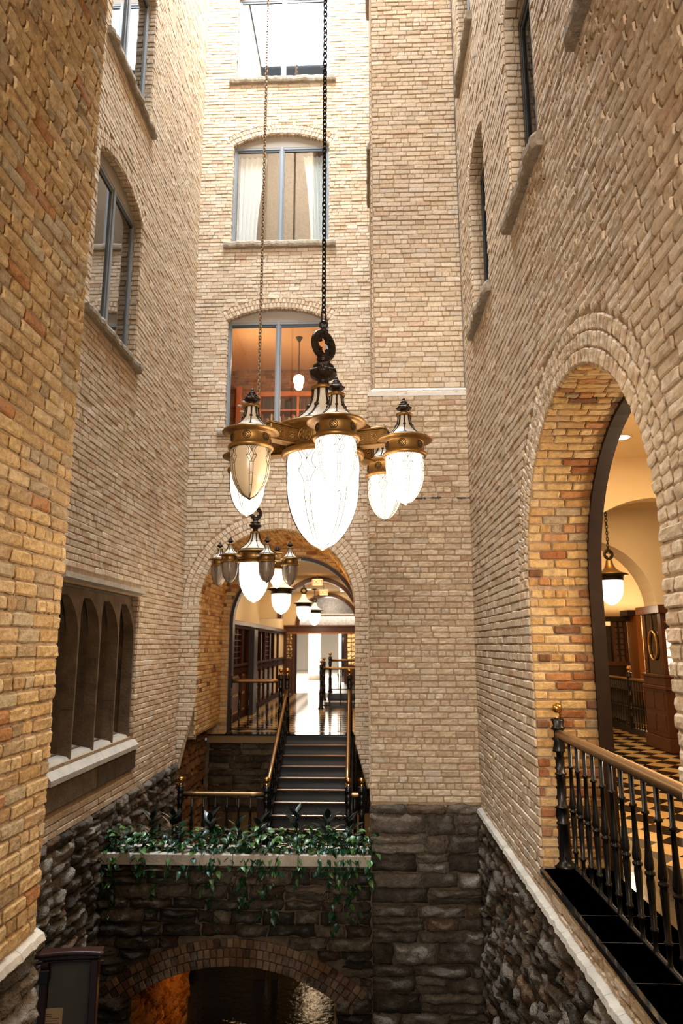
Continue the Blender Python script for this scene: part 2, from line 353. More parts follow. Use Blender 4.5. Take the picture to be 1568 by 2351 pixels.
class Masonry:
    """collects pieces (bricks or stones) of one wall, then makes the largest in view single objects and joins the rest"""
    def __init__(s, seed, pal, det=0, material=None, kind='brick'):
        s.rng = random.Random(seed); s.items = []; s.pal = pal; s.det = det; s.m = material or M_BRICK; s.kind = kind
    def put(s, P, U, W, N, L, h, det=None, pal=None, extra=0.0):
        if not in_frame(P, 330): return
        s.items.append((V(P), V(U), V(W), V(N), L, h, s.det if det is None else det, pal or s.pal, extra))
    def row(s, O, U, W, N, ivs, h=0.0650, i=0, L=0.214, j=0.005, header=False, det=None, pal=None, wob=0.003):
        """one course; ivs: list of (u0,u1) free intervals"""
        rng = s.rng; O = V(O); U = V(U); W = V(W); N = V(N)
        L = 0.098 if header else L
        for a, b in ivs:
            u = a - (((i % 2) * 0.5 + (0.13 if i % 3 == 0 else 0) + rng.uniform(-.07, .07)) % 1.0) * L
            while u < b - 0.012:
                l = L * rng.uniform(0.94, 1.05)
                if not header and rng.random() < 0.05: l *= 0.5
                e = u + l; x0 = max(u, a); x1 = min(e, b)
                if b - e < 0.045: x1 = b; e = b + .02
                if x1 - x0 > 0.022:
                    s.put(O + U * ((x0 + x1) / 2) + W * rng.uniform(-wob, wob) + N * rng.uniform(.0, .006), U, W, N, x1 - x0 - 0.002, h * rng.uniform(.94, 1.03), det, pal)
                u = e + j
    def field(s, O, U, W, N, u0, u1, v0, v1, blocked=None, course=0.0763, det=None, pal=None, hdr=7, L=0.214):
        O = V(O); U = V(U); W = V(W); N = V(N); k = int(math.floor(v0 / course)); 
        while k * course + course * .5 < v1:
            vc = (k + .5) * course
            if vc > v0:
                ivs = [(u0, u1)]
                for a, b in (blocked(vc) if blocked else []):
                    nv = []
                    for p, q in ivs:
                        if b <= p or a >= q: nv.append((p, q)); continue
                        if a > p + .02: nv.append((p, a))
                        if b < q - .02: nv.append((b, q))
                    ivs = nv
                s.row(O + W * vc, U, W, N, ivs, i=k, header=(hdr and k % hdr == 0), det=det, pal=pal, L=L)
            k += 1
    def arc(s, O, U, W, N, cu, cv, r0, r1, a0, a1, pitch=0.072, det=None, pal=None):
        """one ring of voussoir bricks on the wall face"""
        O = V(O); U = V(U); W = V(W); rm = (r0 + r1) / 2; n = max(2, int(round((a1 - a0) * (r0 + .02) / pitch)))
        for k in range(n):
            t = a0 + (a1 - a0) * (k + .5) / n; rd = U * math.cos(t) + W * math.sin(t); tg = U * -math.sin(t) + W * math.cos(t)
            P = O + U * cu + W * cv + rd * (rm + s.rng.uniform(-.003, .003)); hh = (a1 - a0) / n * rm - 0.010
            s.put(P, rd, tg, N, r1 - r0 - 0.010, hh, det, pal)
    def soffit(s, O, U, W, D, cu, cv, R, a0, a1, depth, pitch=0.0763, det=None, pal=None):
        """barrel of stretcher courses on the underside of an arch; D: direction of depth"""
        O = V(O); U = V(U); W = V(W); D = V(D); n = int(round((a1 - a0) * R / pitch))
        for k in range(n):
            t = a0 + (a1 - a0) * (k + .5) / n; rd = U * math.cos(t) + W * math.sin(t); tg = U * -math.sin(t) + W * math.cos(t)
            s.row(O + U * cu + W * cv + rd * (R - .003), D, tg, -rd, [(0, depth)], i=k, det=det, pal=pal, header=(k % 6 == 0))
    def finish(s, parent, limit=300, share=48):
        rng = s.rng; rank = []
        for i, it in enumerate(s.items):
            P, U, W, N, L, h = it[:6]; q = screen(P)
            if q is None or not (-10 < q[0] < 1578 and -10 < q[1] < 2361): continue
            vd = (V((0, 0, 1.75)) - P).normalized().dot(N)
            if vd > 0.02: rank.append((-L * h * vd / q[2] ** 2, i))
        rank.sort(); single = set(i for _, i in rank[:limit]); variants = {}
        inv = parent.matrix_world.inverted() if parent else Matrix()
        big = MB()
        for i, (P, U, W, N, L, h, det, pal, ex) in enumerate(s.items):
            if i in single and s.kind == 'brick':
                key = ('h' if L < 0.13 else 's', det, rng.randrange(share), id(pal)); base = 0.098 if L < 0.13 else 0.2
                if key not in variants:
                    g = MB(); vs, fs = brick_geo(base, 0.0655, det, rng); g.add(vs, fs, pick(rng, pal)); variants[key] = g.mesh('brick', s.m, False)
                o = bpy.data.objects.new('brick', variants[key]); C.objects.link(o); o.parent = parent
                o.matrix_local = frame_m(P, U, W, N) @ Matrix.Diagonal((L / base, h / 0.0655, 1, 1))
                continue
            if s.kind == 'brick': vs, fs = brick_geo(L, h, det, rng)
            else: vs, fs = stone_geo(L, h, rng, depth=rng.uniform(.03, .07) + ex)
            M = frame_m(P, U, W, N)
            if i in single:
                g = MB(); g.add(vs, fs, pick(rng, pal)); o = g.build('stone', s.m, parent, True); o.matrix_local = M
            else: big.add([M @ V(v) for v in vs], fs, pick(rng, pal))
        if big.v:
            o = big.build('brickwork' if s.kind == 'brick' else 'rubble', s.m, parent, smooth=(s.kind != 'brick')); o['kind'] = 'stuff'
def circ_block(cu, cv, R, vmin):
    """interval of u blocked by an arch opening at height v (jambs below the spring)"""
    def f(v):
        if v < vmin: return []
        if v <= cv: return [(cu - R, cu + R)]
        d = v - cv - .03
        if d >= R: return []
        x = math.sqrt(max(0, R * R - max(d, 0) ** 2)); return [(cu - x, cu + x)]
    return f
def seg(u0, u1, zs, rise):
    """segmental arch over an opening: centre, radius, half angle"""
    hw = (u1 - u0) / 2; R = (hw * hw + rise * rise) / (2 * rise); cv = zs + rise - R; return (u0 + u1) / 2, cv, R, math.asin(hw / R)
def seg_block(u0, u1, z0, zs, rise, ring=0.21):
    cu, cv, R, ha = seg(u0, u1, zs, rise)
    def f(v):
        if v < z0: return []
        if v <= zs: return [(u0, u1)]
        Ro = R + ring; top = cv + Ro
        if v >= top: return []
        x = math.sqrt(max(0, Ro * Ro - (v - cv) ** 2)); lim = (u1 - u0) / 2 + (v - zs) * math.tan(ha) + .02
        x = min(x, lim); return [(cu - x, cu + x)]
    return f
def seg_poly(u0, u1, z0, zs, rise, n=10):
    cu, cv, R, ha = seg(u0, u1, zs, rise)
    return [(u0, z0), (u1, z0)] + [(cu + R * math.sin(ha - 2 * ha * k / n), cv + R * math.cos(ha - 2 * ha * k / n)) for k in range(n + 1)]
def arch_poly(cu, cv, R, z0, n=28):
    return [(cu - R, z0), (cu + R, z0)] + [(cu + R * math.cos(PI * k / n), cv + R * math.sin(PI * k / n)) for k in range(n + 1)]
# ------------------------------------------------------------------ the walls of the light court
XR, XL, XN, YP, YB = 1.40, -3.27, -1.72, 8.93, 12.12
TOP = 20.0
X_, Y_, Z_ = V((1, 0, 0)), V((0, 1, 0)), V((0, 0, 1))
def strip(mb, pts, D):
    """quads along a path of points extruded by D"""
    D = V(D)
    for a, b in zip(pts[:-1], pts[1:]):
        a = V(a); b = V(b); mb.add([a, b, b + D, a + D], [(0, 1, 2, 3)])
def rubble(ms, O, U, W, N, u0, u1, v0, v1, blocked=None, hm=(0.09, 0.2), lm=(0.16, 0.55), pal=None, extra=0.0):
    rng = ms.rng; v = v0
    while v < v1 - .03:
        h = min(rng.uniform(*hm), v1 - v); vc = v + h / 2; ivs = [(u0, u1)]
        for a, b in (blocked(vc) if blocked else []):
            nv = []
            for p, q in ivs:
                if b <= p or a >= q: nv.append((p, q)); continue
                if a > p + .03: nv.append((p, a))
                if b < q - .03: nv.append((b, q))
            ivs = nv
        for a, b in ivs:
            u = a
            while u < b - .03:
                L = rng.uniform(*lm); L = min(L, b - u)
                if b - u - L < .1: L = b - u
                if L > .3 and h > .14 and rng.random() < .35:
                    for q in (-.25, .25): ms.put(V(O) + U * (u + L / 2) + W * (vc + q * h), U, W, N, L - .012, h / 2 - .008, 0, pal, extra)
                else: ms.put(V(O) + U * (u + L / 2) + W * (vc + rng.uniform(-.01, .01)), U, W, N, L - .012, h - .008, 0, pal, extra + rng.uniform(0, .03))
                u += L
        v += h
def quadstrip_reveal(name, wall, poly, O, U, W, D, m=None):
    mb = MB(); pts = [V(O) + U * a + W * b for a, b in poly]; strip(mb, pts + [pts[0]], D); return mb.build(name, m or M_MORTAR, wall)

# --- right wall (x = 1.40) with the great arch and three windows
wr = MB(); O = V((XR, 0, 0))
ARC_C, ARC_S, ARC_R = 4.595, 2.24, 1.345
RW = [(4.79, 5.78, 5.66, 7.75, .20), (7.0, 8.07, 5.66, 7.75, .20), (2.6, 3.75, 5.66, 7.75, .20), (7.42, 8.5, 9.62, 11.7, .20), (4.79, 5.78, 9.62, 11.7, .20)]
wr.plate([(-9, -.26), (YP, -.26), (YP, TOP), (-9, TOP)], [arch_poly(ARC_C, ARC_S, ARC_R, 0.0)] + [seg_poly(*q) for q in RW], O, Y_, Z_, -X_, 0)
wall_right = struct('wall_right', wr, M_MORTAR, 'right cream brick wall of the light court with a tall arch opening on a railed balcony')
ms = Masonry(11, PAL, 1)
bl = [seg_block(*q) for q in RW]; rb = circ_block(ARC_C, ARC_S, ARC_R + .31, 0); jb = circ_block(ARC_C, ARC_S, ARC_R, 0)
def blocked(v):
    r = [i for f in bl for i in f(v)]
    return r + (rb(v) if v > ARC_S + .02 else (jb(v) if v > 0 else []))
ms.field(O, Y_, Z_, -X_, 1.6, 5.2, -.22, 7.0, blocked, det=2)
ms.field(O, Y_, Z_, -X_, 5.2, YP, -.22, 7.0, blocked, det=1)
ms.field(O, Y_, Z_, -X_, 1.6, YP, 7.0, 13.0, blocked, det=0)
for k in range(3): ms.arc(O, Y_, Z_, -X_, ARC_C, ARC_S, ARC_R + .103 * k, ARC_R + .103 * (k + 1), .0, PI, det=2)
for q in RW:
    cu, cv, R, ha = seg(*((q[0], q[1]) + q[3:]))
    for k in range(2): ms.arc(O, Y_, Z_, -X_, cu, cv, R + .1 * k, R + .1 * (k + 1), PI / 2 - ha - .05, PI / 2 + ha + .05, det=0)
ms.finish(wall_right)
# reveals of the windows
def window_reveal(wall, q, O, U, N, depth, seed, pal=PAL, det=0):
    u0, u1, z0, zs, rise = q; poly = seg_poly(*q)
    quadstrip_reveal('reveal', wall, poly, O, U, Z_, -N * depth)
    m = Masonry(seed, pal, det)
    for u, s_ in ((u0, 1), (u1, -1)):
        m.field(V(O) + U * u, -N, Z_, U * s_, 0, depth, z0, zs, hdr=2)
    cu, cv, R, ha = seg(u0, u1, zs, rise); m.soffit(V(O), U, Z_, -N, cu, cv, R, PI / 2 - ha, PI / 2 + ha, depth)
    m.finish(wall, 60)
for i, q in enumerate(RW): window_reveal(wall_right, q, O, Y_, -X_, .2, 60 + i, det=1)
# deep reveal of the great arch, brick with warm lamplight put into its colours
DEP = 0.53
quadstrip_reveal('reveal', wall_right, arch_poly(ARC_C, ARC_S, ARC_R, 0.0)[1:] + [(ARC_C - ARC_R, 0.0)], O, Y_, Z_, X_ * DEP)
mj = Masonry(12, PAL_LAMPLIT, 2, kind='brick')
mj.field((XR, ARC_C + ARC_R, 0), X_, Z_, -Y_, 0.0, DEP - .02, 0, ARC_S)
mj.field((XR, ARC_C - ARC_R, 0), X_, Z_, Y_, 0.0, DEP - .02, 0, ARC_S)
mj.soffit(O, Y_, Z_, X_, ARC_C, ARC_S, ARC_R, 0, PI, DEP - .02)
mj.finish(wall_right, 300)

# --- left wall (x = -3.27) with two windows and the gothic window
wl = MB(); OL = V((XL, 0, 0)); LW = [(7.36, 9.0, 5.66, 7.85, .24), (7.40, 9.05, 9.53, 11.75, .24)]
GW = (7.22, 9.78, .50, 2.42)
wl.plate([(3.8, -.26), (YB, -.26), (YB, TOP), (3.8, TOP)], [seg_poly(*q) for q in LW] + [[(GW[0], GW[2]), (GW[1], GW[2]), (GW[1], GW[3]), (GW[0], GW[3])]], OL, Y_, Z_, X_, 0)
wall_left = struct('wall_left', wl, M_MORTAR, 'left cream brick wall of the light court with tall windows and a gothic stone window')
ml = Masonry(21, PAL, 1); bl2 = [seg_block(*q) for q in LW]
def blocked(v):
    r = [i for f in bl2 for i in f(v)]
    if .02 < v < 2.62: r.append((GW[0] - .0, GW[1] + (.0 if v > .5 and v < 2.42 else .06)))
    return r
ml.field(OL, Y_, Z_, X_, 5.6, YB, -.22, 4.0, blocked, det=1)
ml.field(OL, Y_, Z_, X_, 5.6, YB, 4.0, 15.4, blocked, det=0)
for q in LW:
    cu, cv, R, ha = seg(*((q[0], q[1]) + q[3:]))
    for k in range(2): ml.arc(OL, Y_, Z_, X_, cu, cv, R + .1 * k, R + .1 * (k + 1), PI / 2 - ha - .05, PI / 2 + ha + .05)
ml.finish(wall_left)
for i, q in enumerate(LW): window_reveal(wall_left, q, OL, Y_, X_, .17, 70 + i)
gm = Masonry(23, PAL, 1)
quadstrip_reveal('reveal', wall_left, [(GW[0], GW[2]), (GW[1], GW[2]), (GW[1], GW[3]), (GW[0], GW[3])], OL, Y_, Z_, -X_ * .4)
gm.field((XL, GW[1], 0), -X_, Z_, -Y_, 0, .36, GW[2], GW[3], hdr=2); gm.finish(wall_left, 80)

# --- near left wall (x = -1.72), rough golden brick close to the viewer
wn = MB(); ON = V((XN, 0, 0))
wn.plate([(-9, .27), (3.8, .27), (3.8, TOP), (-9, TOP)], [], ON, Y_, Z_, X_, 0)
wn.add([(XN, 3.8, .27), (XN, 3.8, TOP), (XL, 3.8, TOP), (XL, 3.8, .27)], [(0, 1, 2, 3)])
wall_near_left = struct('wall_near_left', wn, M_MORTAR, 'nearest left wall of rough golden brick running out of the picture')
mn = Masonry(31, PAL_NEAR, 2, M_BRICK_NEAR)
mn.field(ON, Y_, Z_, X_, 1.5, 3.8, .30, 8.0, det=2, hdr=5)
mn.field((XN, 3.8, 0), -X_, Z_, Y_, 0, .5, .30, 7.0, det=0)
mn.finish(wall_near_left)

# --- back wall (y = 12.12) with arch and three stacked windows
OB = V((0, YB, 0)); BA_C, BA_S, BA_R = -1.58, 2.42, 1.38
BW = [(-2.63, -.67, 5.66, 7.88, .25), (-2.63, -.67, 9.51, 11.72, .25), (-2.63, -.67, 13.25, 15.35, .25)]
wb = MB(); arc = [(BA_C + BA_R * math.cos(PI - PI * k / 28), BA_S + BA_R * math.sin(PI - PI * k / 28)) for k in range(29)]
wb.plate([(XL, TOP), (XL, -.32), (-3.19, -.32), (-2.97, .7)] + arc + [(-.2, .12), (.0, -.62), (1.4, -.62), (1.4, TOP)], [seg_poly(*q) for q in BW], OB, X_, Z_, -Y_, 0)
wall_back = struct('wall_back', wb, M_MORTAR, 'far cream brick wall with three stacked windows above a round arch')
mb_ = Masonry(41, PAL, 1); bl3 = [seg_block(*q) for q in BW]; rb3 = circ_block(BA_C, BA_S, BA_R + .31, -9); jb3 = circ_block(BA_C, BA_S, BA_R, -9)
def blocked(v):
    r = [i for f in bl3 for i in f(v)]
    if v > BA_S + .02: r += rb3(v)
    else:
        a, b = jb3(v)[0]; a -= max(0, .75 - v) * .27; b += max(0, .12 - v) * .3; r.append((a, b))
    return r
mb_.field(OB, X_, Z_, -Y_, XL, .05, -.3, 5.2, blocked, det=1)
mb_.field(OB, X_, Z_, -Y_, XL, .16, 5.2, 16.0, blocked, det=0)
mb_.field(OB, X_, Z_, -Y_, -.16, .05, -.62, -.3, lambda v: [(-.5, -.2 + (.12 - v) * .3)], det=1)
for k in range(3): mb_.arc(OB, X_, Z_, -Y_, BA_C, BA_S, BA_R + .103 * k, BA_R + .103 * (k + 1), 0, PI, pitch=.082)
for q in BW:
    cu, cv, R, ha = seg(*((q[0], q[1]) + q[3:]))
    for k in range(3): mb_.arc(OB, X_, Z_, -Y_, cu, cv, R + .1 * k, R + .1 * (k + 1), PI / 2 - ha - .04, PI / 2 + ha + .04)
mb_.finish(wall_back)
for i, q in enumerate(BW): window_reveal(wall_back, q, OB, X_, -Y_, .13, 80 + i)
# recess behind the back arch: brick sides and barrel, 2 m deep
YC = 14.12
rc = MB(); strip(rc, [(-.2, YB, -1.6), (-.2, YB, BA_S)] + [(BA_C + BA_R * math.cos(PI * k / 28), YB, BA_S + BA_R * math.sin(PI * k / 28)) for k in range(1, 29)] + [(-2.96, YB, .2)], Y_ * (YC - YB + .1))
rc.add([(-3.27, YB, -4.4), (-3.27, YC + .2, -4.4), (-3.27, YC + .2, .2), (-3.27, YB, .2)], [(0, 1, 2, 3)])
rc.add([(-3.27, YB, .2), (-3.27, YC + .2, .2), (-2.96, YC + .2, .2), (-2.96, YB, .2)], [(0, 1, 2, 3)])
rc.add([(-3.28, YB + .07, .15), (-2.95, YB + .07, .15), (-2.95, YB + .07, .8), (-3.28, YB + .07, .8)], [(0, 1, 2, 3)])
rc_o = rc.build('recess', M_MORTAR, wall_back)
mr = Masonry(42, PAL_LAMPLIT, 1)
mr.field((-2.96, YB, 0), Y_, Z_, X_, 0, YC - YB, .2, BA_S, det=1)
mr.soffit(OB, X_, Z_, Y_, BA_C, BA_S, BA_R, 0, PI, YC - YB - .02, det=0)
mr.finish(wall_back, 300)
# inner order of the arch around the corridor opening
IA_C, IA_S, IA_R = -1.45, 2.2, 1.34
ia = MB(); k0 = [(IA_C + IA_R * math.cos(PI - PI * k / 28), IA_S + IA_R * math.sin(PI - PI * k / 28)) for k in range(29)]
ia.plate([(-3.3, -.02), (-2.79, -.02)] + k0 + [(-.11, -.02), (.2, -.02), (.2, 4.3), (-3.3, 4.3)], [], (0, YC, 0), X_, Z_, -Y_, 0)
ia_o = ia.build('arch_infill', M_MORTAR, wall_back)
mi = Masonry(43, PAL_LAMPLIT, 1); fi = circ_block(IA_C, IA_S, IA_R + .02, -1)
fo = lambda v: math.sqrt(max(0.0, BA_R ** 2 - max(0, v - BA_S) ** 2))
def blocked(v):
    x = fo(v); return fi(v) + [(-9, BA_C - x), (BA_C + x, 9)]
mi.field((0, YC, 0), X_, Z_, -Y_, -3.0, .2, 0, 3.8, blocked); mi.finish(wall_back, 120)
tr = MB(); io = [(IA_C + (IA_R + .005) * math.cos(PI * k / 28), IA_S + (IA_R + .005) * math.sin(PI * k / 28)) for k in range(29)]
ii = [(IA_C + (IA_R - .06) * math.cos(PI - PI * k / 28), IA_S + (IA_R - .06) * math.sin(PI - PI * k / 28)) for k in range(29)]
tr.plate([(-.105, 0)] + io + [(-2.795, 0), (-2.73, 0)] + ii + [(-.17, 0)], [], (0, YC - .03, 0), X_, Z_, -Y_, .22)
tag(tr.build('trim_arch', M_WOODDK), 'dark oak lining around the corridor arch', None, None, 'structure')

# --- brick pier between the back wall and the right wall
wp = MB()
wp.plate([(.05, -.2), (XR, -.2), (XR, 5.19), (.05, 5.19)], [], (0, YP, 0), X_, Z_, -Y_, 0)
wp.plate([(.13, 5.2), (XR, 5.2), (XR, TOP), (.13, TOP)], [], (0, YP + .12, 0), X_, Z_, -Y_, 0)
wp.plate([(YP, -4.4), (YB, -4.4), (YB, 5.19), (YP, 5.19)], [], (.05, 0, 0), Y_, Z_, -X_, 0)
wp.plate([(YP + .12, 5.2), (YB, 5.2), (YB, TOP), (YP + .12, TOP)], [], (.13, 0, 0), Y_, Z_, -X_, 0)
wall_pier = struct('wall_pier', wp, M_MORTAR, 'cream brick pier with a sloped stone offset, between far wall and right wall')
mp = Masonry(51, PAL, 1)
mp.field((0, YP, 0), X_, Z_, -Y_, .05, XR - .01, -.17, 5.16, det=2)
mp.field((0, YP + .12, 0), X_, Z_, -Y_, .14, XR - .01, 5.24, 15.5, det=1)
mp.field((.05, 0, 0), Y_, Z_, -X_, YP + .01, YB, -.17, 5.1, det=0)
mp.field((.13, 0, 0), Y_, Z_, -X_, YP + .13, YB, 5.3, 11.0, det=0)
mp.finish(wall_pier)
ld = MB(); ld.add([(.04, YP - .02, 5.16), (XR, YP - .02, 5.16), (XR, YP + .13, 5.27), (.14, YP + .13, 5.27), (.04, YB, 5.16), (.14, YB, 5.27), (.04, YP - .02, 5.10), (XR, YP - .02, 5.10), (.04, YB, 5.10)],
                  [(0, 1, 2, 3), (4, 0, 3, 5), (6, 7, 1, 0), (8, 6, 0, 4)])
tag(ld.build('ledge', mat('whitewashed_ledge', rgb(226, 220, 210), .85, noise_amt=.1), wall_pier), None)
# tarry stains left on the pier bricks
st = MB(); rr = random.Random(5)
for (px, pz, L_) in ((.62, 3.66, .34), (.95, 3.665, .12), (1.30, 3.66, .16)):
    for k in range(9):
        a = px + rr.uniform(-.5, .5) * L_; g = [(a + math.cos(t * PI / 4) * rr.uniform(.012, .035), YP - .022 - .004 * rr.random(), pz + math.sin(t * PI / 4) * rr.uniform(.006, .018)) for t in range(8)]
        st.add(g, [tuple(range(8))])
st.build('tar_stain', mat('black_tar', rgb(46, 36, 30), 0.6), wall_pier)

# --- rubble stone footing walls
def footing(name, label, seed, plates, fields, pal=PAL_STONE):
    b = MB()
    for p in plates: b.plate(*p)
    o = struct(name, b, M_DARKMORTAR, label); m = Masonry(seed, pal, 0, M_STONE, 'stone')
    for f in fields: rubble(m, *f)
    m.finish(o); return o
footing('wall_footing_right', 'rough rubble footing below the right wall and its balcony', 101,
        [([(0, -4.4), (YP, -4.4), (YP, -.2), (0, -.2)], [], (XR - .0, 0, 0), Y_, Z_, -X_, 0)],
        [(O + X_ * .0, Y_, Z_, -X_, 2.4, YP, -3.6, -.30)])
footing('wall_footing_pier', 'rubble stone footing under the brick pier', 102,
        [([(.03, -4.4), (XR, -4.4), (XR, -.2), (.03, -.2)], [], (0, YP, 0), X_, Z_, -Y_, 0)],
        [((0, YP, 0), X_, Z_, -Y_, .03, XR - .02, -4.3, -.17, None, (.12, .24), (.25, .7))])
footing('wall_footing_left', 'rubble footing along the left wall, beside the planter', 103,
        [([(3.8, -4.4), (17.6, -4.4), (17.6, -.17), (3.8, -.2)], [], OL, Y_, Z_, X_, 0)],
        [(OL, Y_, Z_, X_, 5.6, 12.1, -3.6, -.22), ((XL, 0, 0), Y_, Z_, X_, 12.1, 14.15, -3.6, .2, None, (.09, .2), (.14, .4), PAL_STONELIT)])
footing('wall_footing_near_left', 'rough stone plinth under the nearest left wall', 104,
        [([(-1, -4.4), (3.82, -4.4), (3.82, .27), (-1, .27)], [], ON, Y_, Z_, X_, 0)],
        [(ON, Y_, Z_, X_, 2.2, 3.82, -1.4, .25)])
def rough_ledge(name, label, y0, y1, x, z, dx, seed, step=.32, mat_=M_LIME, wdt=.075, drop=.07, extra=None):
    rng = random.Random(seed); root = None; y = y0
    root = empty(name, (x, (y0 + y1) / 2, z), 0, label, None, None, 'structure')
    while y < y1 - .02:
        L = min(rng.uniform(.6, 1.5) * step, y1 - y); b = MB(); n = 14; vs = []
        for i in range(n + 1):
            yy = y + L * i / n; q = V((yy * 6, seed, 0))
            w_ = wdt * (.85 + .16 * noise.noise(q * 1.7) + .12 * noise.noise(q * 5)); dz = .008 * noise.noise(q * 3.1); d2 = .012 * noise.noise(q * 5.3)
            vs += [(0, yy, .01), (dx * w_, yy, -.012 + dz), (dx * (w_ + .012), yy, -.045 + dz), (dx * .3 * w_, yy, -drop + d2 - .02)]
        vs = [(a, c - (y0 + y1) / 2, d) for a, c, d in vs]
        fs = [(i * 4 + j, (i + 1) * 4 + j, (i + 1) * 4 + j + 1, i * 4 + j + 1) for i in range(n) for j in range(3)]
        b.add(vs, fs + [(0, 1, 2, 3), (n * 4, n * 4 + 3, n * 4 + 2, n * 4 + 1)]); b.build('ledge_stone', mat_, root); y += L + .003
    return root
rough_ledge('trim_1', 'pale sloping mortar ledge on top of the right rubble footing', 2.4, YP - .02, XR, -.20, -1, 7)
rough_ledge('trim_2', 'pale broken ledge on the plinth of the nearest left wall', 2.0, 3.83, XN, .30, 1, 8, wdt=.05)
# ------------------------------------------------------------------ skylight frame and the closing walls behind the viewer
cl = MB(); cl.plate([(-4, -9.2), (2, -9.2), (2, 4.6), (-4, 4.6)], [], (0, 0, TOP - .05), X_, Y_, Z_, 0)
cl.plate([(-4, 12.0), (2, 12.0), (2, 13), (-4, 13)], [], (0, 0, TOP - .05), X_, Y_, Z_, 0)
struct('ceiling', cl, mat('taupe_plaster', rgb(140, 122, 104), .9), 'plain ceiling around the skylight over the light court')
ov = MB(); ov.box((XN, -9, 6.25), (XR, 3.85, 6.5)); struct('ceiling_shade_slab', ov, M_BEIGE, 'unseen slab added above the viewer to shade the near walls')  # unseen slab added to keep skylight off the near walls
fw = MB(); fw.plate([(XN, -4), (XR, -4), (XR, TOP), (XN, TOP)], [], (0, -9, 0), X_, Z_, Y_, 0)
struct('wall_front', fw, mat('plain_brick_tone', rgb(176, 146, 112), 0.9, noise_amt=.25, noise_scale=5), 'wall behind the viewer')
fb = MB(); fb.box((XN, -9, -.25), (XR, 1.3, 0)); fb.box((XN, 1.12, 0), (XR, 1.3, 1.04)); struct('floor_viewing_bridge', fb, M_SLAB, 'dark floor on which the viewer stands, with an added light-blocking parapet')  # the upright box is an unseen parapet added to block low fill light

# ------------------------------------------------------------------ windows
def sill_mesh(L, dep, th, seed, rough=1.0):
    """rough stone sill: local x along, y out of the wall, z up (top at 0)"""
    b = MB(); n = max(8, int(L / .045)); sd = V((seed * 3.1, 0, 0)); vs = []
    rng = random.Random(seed); col = c4((168, 154, 134), rng.uniform(.85, 1.05))
    for i in range(n + 1):
        x = -L / 2 + L * i / n; k = 1 if 0 < i < n else .8
        q = V((x * 5, 0, 0)) + sd; q2 = V((x * 13, 4, 0)) + sd
        o = dep * k + rough * (.022 * noise.noise(q) + .012 * noise.noise(q2)); dz = rough * .012 * noise.noise(q2 + V((3, 3, 3)))
        vs += [(x, -.12, 0.0), (x, o * .8, -.004 + dz * .4), (x, o, -th * .28 + dz), (x, o * (1 + .1 * noise.noise(q2 * 2)), -th * .7 + dz), (x, o * .85, -th), (x, -.12, -th)]
    m = 6; fs = [(i * m + j, (i + 1) * m + j, (i + 1) * m + (j + 1) % m, i * m + (j + 1) % m) for i in range(n) for j in range(m)]
    fs += [tuple(range(m)), tuple(range(n * m + m - 1, n * m - 1, -1))]
    b.add(vs, fs, col); return b
